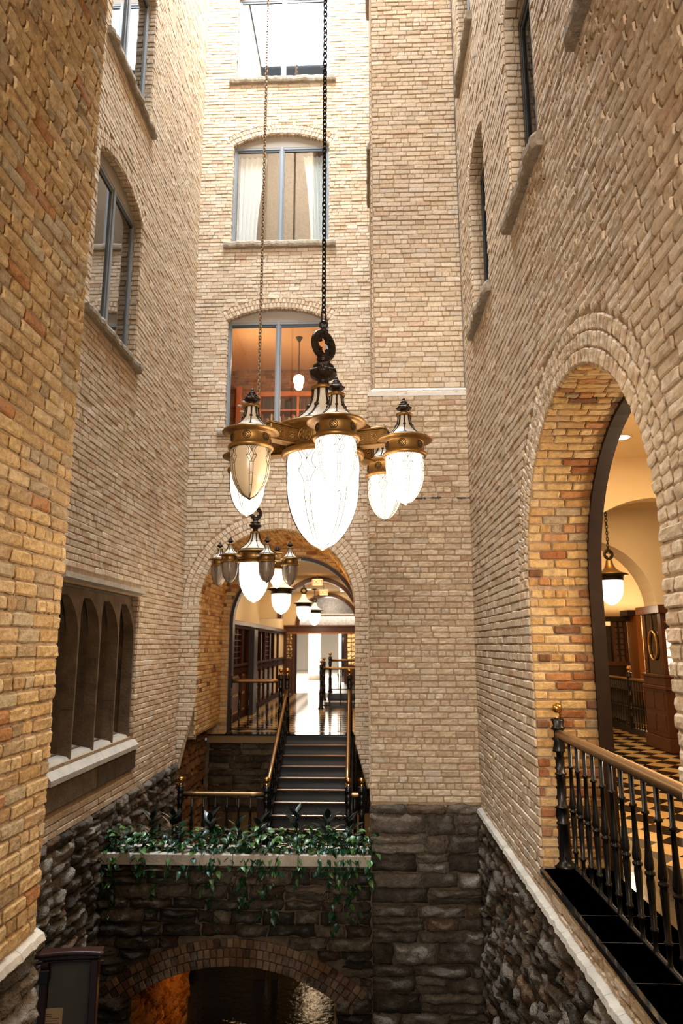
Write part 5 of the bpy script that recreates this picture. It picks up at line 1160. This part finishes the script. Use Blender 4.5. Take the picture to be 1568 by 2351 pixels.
def quatre_mesh(R, th, m=None):
    """pierced quatrefoil in a round ring"""
    b = MB(); outer = [(R * math.cos(2 * PI * k / 36), R * math.sin(2 * PI * k / 36)) for k in range(36)]; r = R * .27; d = R * .35; q = []
    for lobe in range(4):
        a0 = lobe * PI / 2; cx, cy = d * math.cos(a0), d * math.sin(a0)
        for k in range(9): a = a0 - rad(118) + rad(236) * k / 8; q.append((cx + r * math.cos(a), cy + r * math.sin(a)))
    holes = [q]
    for lobe in range(4):
        a0 = lobe * PI / 2 + PI / 4; holes.append([(R * .66 * math.cos(a0) + R * .10 * u * math.cos(a0) - R * .07 * v * math.sin(a0), R * .66 * math.sin(a0) + R * .10 * u * math.sin(a0) + R * .07 * v * math.cos(a0)) for u, v in ((1, 0), (.7, 1.3), (-.6, .5), (-1, 0), (-.6, -.5), (.7, -1.3))])
    b.plate(outer, holes, (0, th / 2, 0), X_, Z_, Y_, th)
    b.tube([(R * .97 * math.cos(2 * PI * k / 32), 0, R * .97 * math.sin(2 * PI * k / 32)) for k in range(32)], th * .62, 8, closed=True)
    return b.mesh('quatrefoil_ring', m or M_DKBRONZE, False)
def link_mesh(l, w_, r, m): 
    b = MB(); pts = []
    for k in range(6): a = PI * k / 5; pts.append((w_ * math.cos(a), 0, l / 2 - w_ + w_ * math.sin(a)))
    for k in range(6): a = PI + PI * k / 5; pts.append((w_ * math.cos(a), 0, -l / 2 + w_ + w_ * math.sin(a)))
    b.tube(pts, r, 6, closed=True); return b.mesh('link', m, True)
def chain(parent, z0_, z1_, l, w_, r, m, limit=300):
    root = empty('chain', (0, 0, 0), parent=parent); pitch = l - 2 * r - .001; n_ = int((z1_ - z0_) / pitch) + 1; me = cached(('link', l, w_, r, m.name), lambda: link_mesh(l, w_, r, m))
    rest = MB(); rj = random.Random(n_)
    for k in range(n_):
        z = z0_ + pitch * (k + .5); a = (PI / 2) * (k % 2) + PI / 4 + rj.uniform(-.12, .12)
        if k < limit: place(root, 'link', me, (0, 0, z), a)
        else:
            M = Matrix.Translation((0, 0, z)) @ Matrix.Rotation(a, 4, 'Z'); rest.add([M @ v.co for v in me.vertices], [tuple(p.vertices) for p in me.polygons])
    if rest.v: rest.build('upper_links', m, root, True)['kind'] = 'stuff'
    return root
RO = random.Random(9)
def rim_prof(r0, rim, rb, rl, h):
    """spun metal band: r0 dome edge, rim outer edge, rb band, rl lower lip; h total height, top at 0"""
    return [(r0, .0), (rim * .97, -.05 * h), (rim, -.10 * h), (rim * .995, -.13 * h), (rim * .86, -.17 * h), (rb * 1.04, -.20 * h), (rb, -.24 * h), (rb, -.70 * h), (rb * 1.03, -.74 * h), (rl, -.82 * h), (rl * 1.01, -.90 * h), (rl * .97, -h), (rl * .86, -h * .98)]
def band_mesh(*a): b = MB(); b.lathe(rim_prof(*a), 40); return b.mesh('band', M_BRONZE, True)
def rosette_mesh(r, m=None):
    """small pierced quatrefoil medallion lying in the x-z plane, facing -y"""
    b = MB(); b.tube([(r * math.cos(2 * PI * k / 16), 0, r * math.sin(2 * PI * k / 16)) for k in range(16)], r * .10, 5, closed=True)
    for l in range(4):
        a = l * PI / 2; c_ = (r * .42 * math.cos(a), r * .42 * math.sin(a)); b.tube([(c_[0] + r * .30 * math.cos(a + rad(t)), 0, c_[1] + r * .30 * math.sin(a + rad(t))) for t in range(-120, 121, 30)], r * .08, 4)
    b.tube([(r * .12 * math.cos(2 * PI * k / 8), 0, r * .12 * math.sin(2 * PI * k / 8)) for k in range(8)], r * .05, 4, closed=True)
    return b.mesh('rosette', m or M_DKBRONZE, True)
def lantern(parent, loc, gm, wire=True, lead=None):
    b = ('lantern_band',); o = place(parent, 'lantern', cached('lband', lambda: band_mesh(.125, .165, .112, .130, .115)), loc, RO.uniform(0, 1))
    o.name = 'lantern'
    place(o, 'dome', cached('ldome', lambda: dome_mesh(.034, .135, .145)), (0, 0, .142)); place(o, 'dome_ribs', cached('lribs', lambda: dome_rib_mesh(.034, .135, .145, .0055)), (0, 0, .143))
    place(o, 'collar', cached('lcol', lambda: MBm([(.034, 0), (.05, .004), (.05, .014), (.036, .020), (.02, .022)], M_BRONZE, 'collar')), (0, 0, .139)); place(o, 'crown', cached('lcrown', lambda: crown_mesh(.045)), (0, 0, .156))
    place(o, 'globe', cached(('lg', gm.name), lambda: globe_mesh(.112, .30, gm)), (0, 0, -.10)); place(o, 'leading', cached('lld', lambda: leading_mesh(.112, .30, .0016)), (0, 0, -.10), .25)
    for k in range(6):
        a = k * PI / 3 + .5; q = place(o, 'rosette', cached('lros', lambda: rosette_mesh(.022)), (.114 * math.sin(a), -.114 * math.cos(a), -.052), a)
    return o
def MBm(prof, m, name, n=28, lobe=None): b = MB(); b.lathe(prof, n, lobe=lobe); return b.mesh(name, m, True)
def main_body(root, gm, arms=True, cream=True):
    """great lamp: origin at the dome top (z 0)"""
    place(root, 'dome', cached('mdome', lambda: dome_mesh(.064, .285, .27)), (0, 0, 0)); place(root, 'dome_ribs', cached('mribs', lambda: dome_rib_mesh(.064, .285, .27, .009)), (0, 0, .001))
    place(root, 'collar', cached('mcol', lambda: MBm([(.06, 0), (.078, .005), (.080, .022), (.064, .032), (.05, .036)], M_BRONZE, 'collar')), (0, 0, -.004)); place(root, 'crown', cached('mcrown', lambda: crown_mesh(.088, False)), (0, 0, .03))
    place(root, 'band', cached('mband', lambda: band_mesh(.27, .325, .222, .256, .185)), (0, 0, -.262))
    for k in range(6):
        a = k * PI / 3 + .62; place(root, 'rosette', cached('mros', lambda: rosette_mesh(.045, M_BRONZE)), (.225 * math.sin(a), -.225 * math.cos(a), -.262 - .085), a)
    place(root, 'globe', cached(('mg', gm.name), lambda: globe_mesh(.222, .60, gm, 36)), (0, 0, -.415)); place(root, 'leading', cached('mld', lambda: leading_mesh(.222, .60, .0019)), (0, 0, -.415), .15)
def arm_mesh():
    b = MB(); b.bbox((-.032, -.41, -.045), (.032, -.205, .045), .006); b.bbox((-.038, -.415, .045), (.038, -.2, .056), .004); b.bbox((-.036, -.415, -.056), (.036, -.2, -.045), .004)
    for s_ in (-1, 1):
        for y in (-.345, -.262):
            x = s_ * .033
            for a, c, d, e in ((-.036, .036, -.034, -.030), (-.036, .036, .030, .034), (-.036, -.032, -.034, .034), (.032, .036, -.034, .034)): b.box((min(x, x + s_ * .005), y + a, d), (max(x, x + s_ * .005), y + c, e))
            for l in range(8):
                t = l * PI / 4; b.lathe([(.001, .006), (.007, 0), (.001, -.006)], 5, (x, y + .017 * math.cos(t), .017 * math.sin(t)))
            b.lathe([(.001, .008), (.008, 0), (.001, -.008)], 6, (x, y, 0))
    return b.mesh('arm', M_BRONZE, False)
def chandelier(loc, label, phi, mats6, ctop, links, lz):
    """loc: centre under the dome top; phi: heading of the first lantern; mats6: globe materials"""
    root = empty('chandelier', loc, 0, label, 'chandelier'); main_body(root, M_GLOBE_MAIN)
    place(root, 'quatrefoil_ring', cached('quat', lambda: quatre_mesh(.092, .026)), (0, 0, .31), lz)
    b = MB(); b.lathe([(.012, .39), (.03, .40), (.032, .41), (.012, .42), (.010, .435)], 14); b.tube([(.024 * math.cos(2 * PI * k / 12), 0, .453 + .024 * math.sin(2 * PI * k / 12)) for k in range(12)], .008, 6, closed=True); b.build('hook', M_DKBRONZE, root, True)
    place(root, 'shackle', cached('shk', lambda: link_mesh(.085, .020, .006, M_CHAIN)), (0, 0, .505), .9)
    chain(root, .54, ctop - loc[2], *links)
    for k in range(6):
        a = phi + k * PI / 3; dx, dy = math.sin(a), -math.cos(a)
        place(root, 'arm', cached('arm', arm_mesh), (0, 0, -.345), a)
        lantern(root, (.525 * dx, .525 * dy, -.372), mats6[k])
        if mats6[k] is M_GLOBE_ON: point_light((loc[0] + .525 * dx, loc[1] + .525 * dy, loc[2] - .372 - .47), 8, (1, .82, .6), .06, 'lantern_glow')
    point_light((loc[0], loc[1], loc[2] - 1.12), 26, (1, .84, .64), .12, 'globe_glow')
    return root
ON, OFF, DIM = M_GLOBE_ON, M_GLOBE_OFF, M_GLOBE_DIM
chandelier((-.262, 4.10, 3.33), 'great bronze chandelier hanging in the foreground with six lanterns around one large globe', rad(8 + 3.6), [ON, ON, DIM, ON, ON, OFF], TOP - .1, (.046, .0125, .0052, M_CHAIN), rad(48))
chandelier((-1.64, 9.98, 3.37), 'smaller looking second chandelier hanging farther back before the far arch', rad(19 + 9.3), [M_GLOBE_OFF2, M_GLOBE_OFF2, ON, M_GLOBE_OFF2, M_GLOBE_OFF2, M_GLOBE_OFF2], TOP - .1, (.072, .021, .0088, M_CHAIN2), rad(30))
def pendant(loc, label, s_, top, group=None, bronze=False):
    root = empty('pendant_lamp', loc, 0, label, 'pendant lamp', group); root.scale = (s_, s_, s_)
    me = cached('pdome', lambda: MBm([(.05, .26), (.06, .24), (.07, .18), (.11, .1), (.2, .03), (.30, .0), (.305, -.015), (.23, -.02)], M_BRONZE, 'hood')) if bronze else cached('pdome2', lambda: MBm([(.05, .26), (.06, .24), (.075, .18), (.12, .1), (.2, .035), (.29, .0)], mat('glowing_hood_glass', rgb(240, 214, 170), .4, emit=.9, emit_col=(1, .82, .58, 1)), 'hood'))
    place(root, 'hood', me, (0, 0, 0))
    place(root, 'band', cached('pband', lambda: MBm([(.29, .0), (.32, -.012), (.32, -.025), (.25, -.045), (.23, -.06), (.23, -.11), (.24, -.12), (.225, -.125)], M_DKBRONZE, 'band')), (0, 0, 0))
    place(root, 'globe', cached('pglobe', lambda: globe_mesh(.215, .46, M_GLOBE_ON, 26)), (0, 0, -.11))
    place(root, 'quatrefoil_ring', cached('quat', lambda: quatre_mesh(.092, .026)), (0, 0, .36), .2)
    ch = chain(root, .45, (top - loc[2]) / s_, .075, .02, .008, M_CHAIN, 60)
    b = MB(); b.lathe([(.09, (top - loc[2]) / s_), (.08, (top - loc[2]) / s_ - .03), (.02, (top - loc[2]) / s_ - .05)], 16); b.build('canopy', M_DKBRONZE, root, True)
    point_light((loc[0], loc[1], loc[2] - .68 * s_), 14, (1, .78, .52), .1, 'pendant_glow')
    return root
for k, (y, x, s_) in enumerate(((15.35, -1.9, 1.0), (20.35, -1.85, .97), (24.6, -1.845, .97), (30.2, -1.82, .97))):
    pendant((x, y, 2.42 + .57 * s_), ['nearest corridor pendant with a bronze rim, left of the others', 'second corridor pendant, in line with the brown arch', 'third corridor pendant, lowest looking of the row', 'farthest pendant, beyond the corridor end door'][k], s_, CZ if k < 3 else 2.9 + .35, 'corridor pendant lamps', False)
pendant((4.50, 12.75, 2.46 + .57), 'pendant lamp with bronze hood seen through the right arch', 1.0, RZ - .0, None, True)

pendant((3.2, 5.5, 3.0), 'added pendant lamp, out of view, that warms the near left wall through the right arch', 1.0, RZ, None, True)  # extra unseen pendant put in to light the near left wall
point_light((3.2, 5.5, 2.25), 135, (1, .78, .52), .22, 'arch_fill_light')  # strong added fill through the right arch

point_light((-.75, 13.2, 2.5), 34, (1, .56, .2), .12, 'recess_fill_light')  # added fill without a lamp, warms the recess brick

# ------------------------------------------------------------------ interpretive sign near the lower left
sg = empty('sign_stand', (-2.62, 6.6, -4.0), rad(8), 'grey display panel in a dark wooden frame with a cream notice, lower left corner', 'sign')
def sb(lo, hi, name, m, bev=.006): b = MB(); b.bbox(lo, hi, bev); return b.build(name, m, sg)
sb((-.19, -.01, .6), (.17, .02, 3.02), 'panel', mat('grey_panel', rgb(84, 84, 76), .5))
sb((.17, -.05, 0), (.235, .05, 3.02), 'frame_post', mat('dark_mahogany', rgb(46, 20, 14), .35)); sb((-.255, -.05, 0), (-.19, .05, 3.02), 'frame_post', MATS['dark_mahogany'])
for zz, yy, rr2, nm in ((3.07, -.06, .022, 'top_moulding'), (3.0, -.03, .010, 'top_bead')):
    b = MB(); n = 12; b.tube([(-.30 + .58 * k / n, yy, zz + .018 * math.sin(PI * k / n)) for k in range(n + 1)], rr2, 8); b.build(nm, MATS['dark_mahogany'], sg, True)
sb((-.28, -.05, 3.03), (.26, .06, 3.09), 'top_board', MATS['dark_mahogany']); sb((-.25, -.09, 2.86), (-.17, -.02, 2.97), 'hook_box', M_IRON)
sb((-.20, -.016, 2.38), (-.05, -.011, 2.64), 'notice', mat('cream_paper', rgb(196, 170, 132), .8), .001)
b = MB()
for k in range(11): b.box((-.186, -.0175, 2.595 - .018 * k), (-.186 + (.05 if k < 2 else RO.uniform(.085, .12)), -.0162, 2.600 - .018 * k + (.003 if k == 1 else 0)))
o = b.build('printed_lines', mat('grey_ink', rgb(120, 96, 70), .8), sg)
sp2 = MB(); sp2.box((-3.27, 5.9, -4.0), (-3.0, 7.4, -.95)); 
# ------------------------------------------------------------------ planting
def leaf_mesh(l, w_, fold, droop, m, n=5, name='leaf', tipw=1.0):
    b = MB(); vs = []; 
    for i in range(n + 1):
        t = i / n; x = l * t; wd2 = w_ / 2 * math.sin(PI * min(1, t ** .75 * .97 + .03)) * tipw; z = -droop * l * t * t
        vs += [(x, -wd2, z + fold * wd2), (x, 0, z), (x, wd2, z + fold * wd2)]
    fs = []
    for i in range(n): fs += [(i * 3, i * 3 + 1, i * 3 + 4, i * 3 + 3), (i * 3 + 1, i * 3 + 2, i * 3 + 5, i * 3 + 4)]
    b.add(vs, fs); return b.mesh(name, m, True)
RP = random.Random(2024)
vine_leaves = [leaf_mesh(RP.uniform(.07, .105), RP.uniform(.045, .066), .35, RP.uniform(.2, .6), M_LEAF if k < 9 else M_LEAF2) for k in range(12)]
rub_leaves = [leaf_mesh(RP.uniform(.19, .26), RP.uniform(.075, .10), .22, RP.uniform(.05, .35), M_RUBBER, 6) for k in range(5)]
def orient(d, up=V((0, 0, 1)), roll=0):
    d = d.normalized(); y = up.cross(d)
    if y.length < .05: y = V((0, 1, 0))
    y.normalize(); z = d.cross(y); M = Matrix(((d.x, y.x, z.x), (d.y, y.y, z.y), (d.z, y.z, z.z))).to_4x4(); return M @ Matrix.Rotation(roll, 4, 'X')
pxs = [228, 262, 300, 345, 388, 420, 470, 505, 545, 580, 612, 650, 690, 735, 765, 800, 830]
where = ['at the far left end of the planter', 'just right of the left end of the planter', 'in the left quarter of the planter', 'under the left pair of rubber plants', 'left of the gap in the ivy', 'just right of the gap', 'below the landing railing, left', 'below the landing railing', 'left of the planter centre', 'at the planter centre', 'under the stair foot newel', 'below the left edge of the stairs', 'below the middle of the stairs', 'below the right edge of the stairs', 'right of the stairs', 'near the right end of the planter', 'at the far right end of the planter']
for vi, px in enumerate(pxs):
    x = (px - 841 + 6) / 1567 * 8.25; y = YF + .1 + RP.uniform(0, .1); root = empty('trailing_ivy', (x, y, -.76), 0, 'clump of trailing green vine ' + where[vi], 'plant', 'trailing vines of the stone planter')
    big_drop = vi in (3, 6, 10, 14, 15, 0, 8)
    mound = 58 if vi not in (4,) else 22
    for k in range(mound):
        a = RP.uniform(0, 2 * PI); r = RP.uniform(.02, .20); el = RP.uniform(-.1, .9); p = V((r * math.cos(a) * 1.1, r * math.sin(a) * .8 - .03, RP.uniform(.0, .32) * (1 - r * 2.4) + .02))
        d = V((math.cos(a + RP.uniform(-.8, .8)), math.sin(a + RP.uniform(-.8, .8)) - .35, el - .35)); o = place(root, 'leaf', RP.choice(vine_leaves), (0, 0, 0)); o.matrix_local = Matrix.Translation(p) @ orient(d, roll=RP.uniform(-.5, .5)) @ Matrix.Diagonal((RP.uniform(.8, 1.2),) * 3 + (1,))
    for s_ in range(5 if big_drop else 2):
        L = RP.uniform(.35, .85) if big_drop else RP.uniform(.12, .35); x0_ = RP.uniform(-.12, .12); pts = [V((x0_, .02, .06)), V((x0_ + .01, -.10, .07)), V((x0_ + .015, -.19, -.01))]
        n = int(L / .07); q = pts[-1].copy()
        for k in range(n): q = q + V((RP.uniform(-.02, .02), RP.uniform(-.006, .006), -.07)); pts.append(q.copy())
        b = MB(); b.tube(pts, .0028, 4); b.build('vine_stem', M_STEM, root)
        for k, p in enumerate(pts[1:]):
            for rep in range(2 if k < 4 else 1):
                if RP.random() < .15: continue
                a = RP.uniform(-1.3, 1.3); d = V((math.sin(a), -.55 * math.cos(a), RP.uniform(-.9, -.1))); o = place(root, 'leaf', RP.choice(vine_leaves), (0, 0, 0)); o.matrix_local = Matrix.Translation(p + V((0, -.01, 0))) @ orient(d, roll=RP.uniform(-.6, .6)) @ Matrix.Diagonal((RP.uniform(.75, 1.15),) * 3 + (1,))
rp = [(322, 1.0, 8), (372, 1.05, 9), (462, .95, 7), (528, .9, 6), (578, .85, 6), (668, 1.1, 8), (740, 1.0, 7), (792, .95, 7)]
wh = ['leftmost of the dark plants', 'tall one, second from the left', 'in front of the landing railing, left', 'in front of the middle of the landing railing', 'beside the stair foot newel', 'bushy one before the left half of the stairs', 'before the right half of the stairs', 'rightmost, beside the short railing']
for k, (px, s_, n) in enumerate(rp):
    x = (px - 841 + 6) / 1567 * 8.3; root = empty('rubber_plant', (x, YF + .25, -.79), 0, 'dark glossy rubber plant with upright leaves, ' + wh[k], 'plant', 'dark rubber plants in the planter')
    h = .40 * s_; b = MB(); b.tube([(0, 0, 0), (.01, .0, h * .5), (0, .01, h)], .007, 6); b.build('stem', M_STEM, root)
    n += 4
    for i in range(n):
        t = .35 + .65 * i / (n - 1); a = i * 2.4 + k; el = .5 + 1.6 * (t - .35)
        d = V((math.cos(a), math.sin(a) * .8, el)); o = place(root, 'leaf', rub_leaves[i % 5], (0, 0, 0)); o.matrix_local = Matrix.Translation((0, 0, h * t)) @ orient(d, roll=RP.uniform(-.4, .4)) @ Matrix.Diagonal((s_,) * 3 + (1,))
b = MB(); b.lathe([(.0005, 0), (.05, .0), (.075, .03), (.08, .06), (.07, .065), (.045, .04), (.0005, .035)], 18, lobe=lambda i, t: 1 + .08 * math.cos(3 * t)); o = b.build('stone_dish', M_LIME, None, True); o.location = ((348 - 841) / 1567 * 8.3, YF + .2, -.74); tag(o, 'pale stone dish among the vines left of the planter', 'dish')
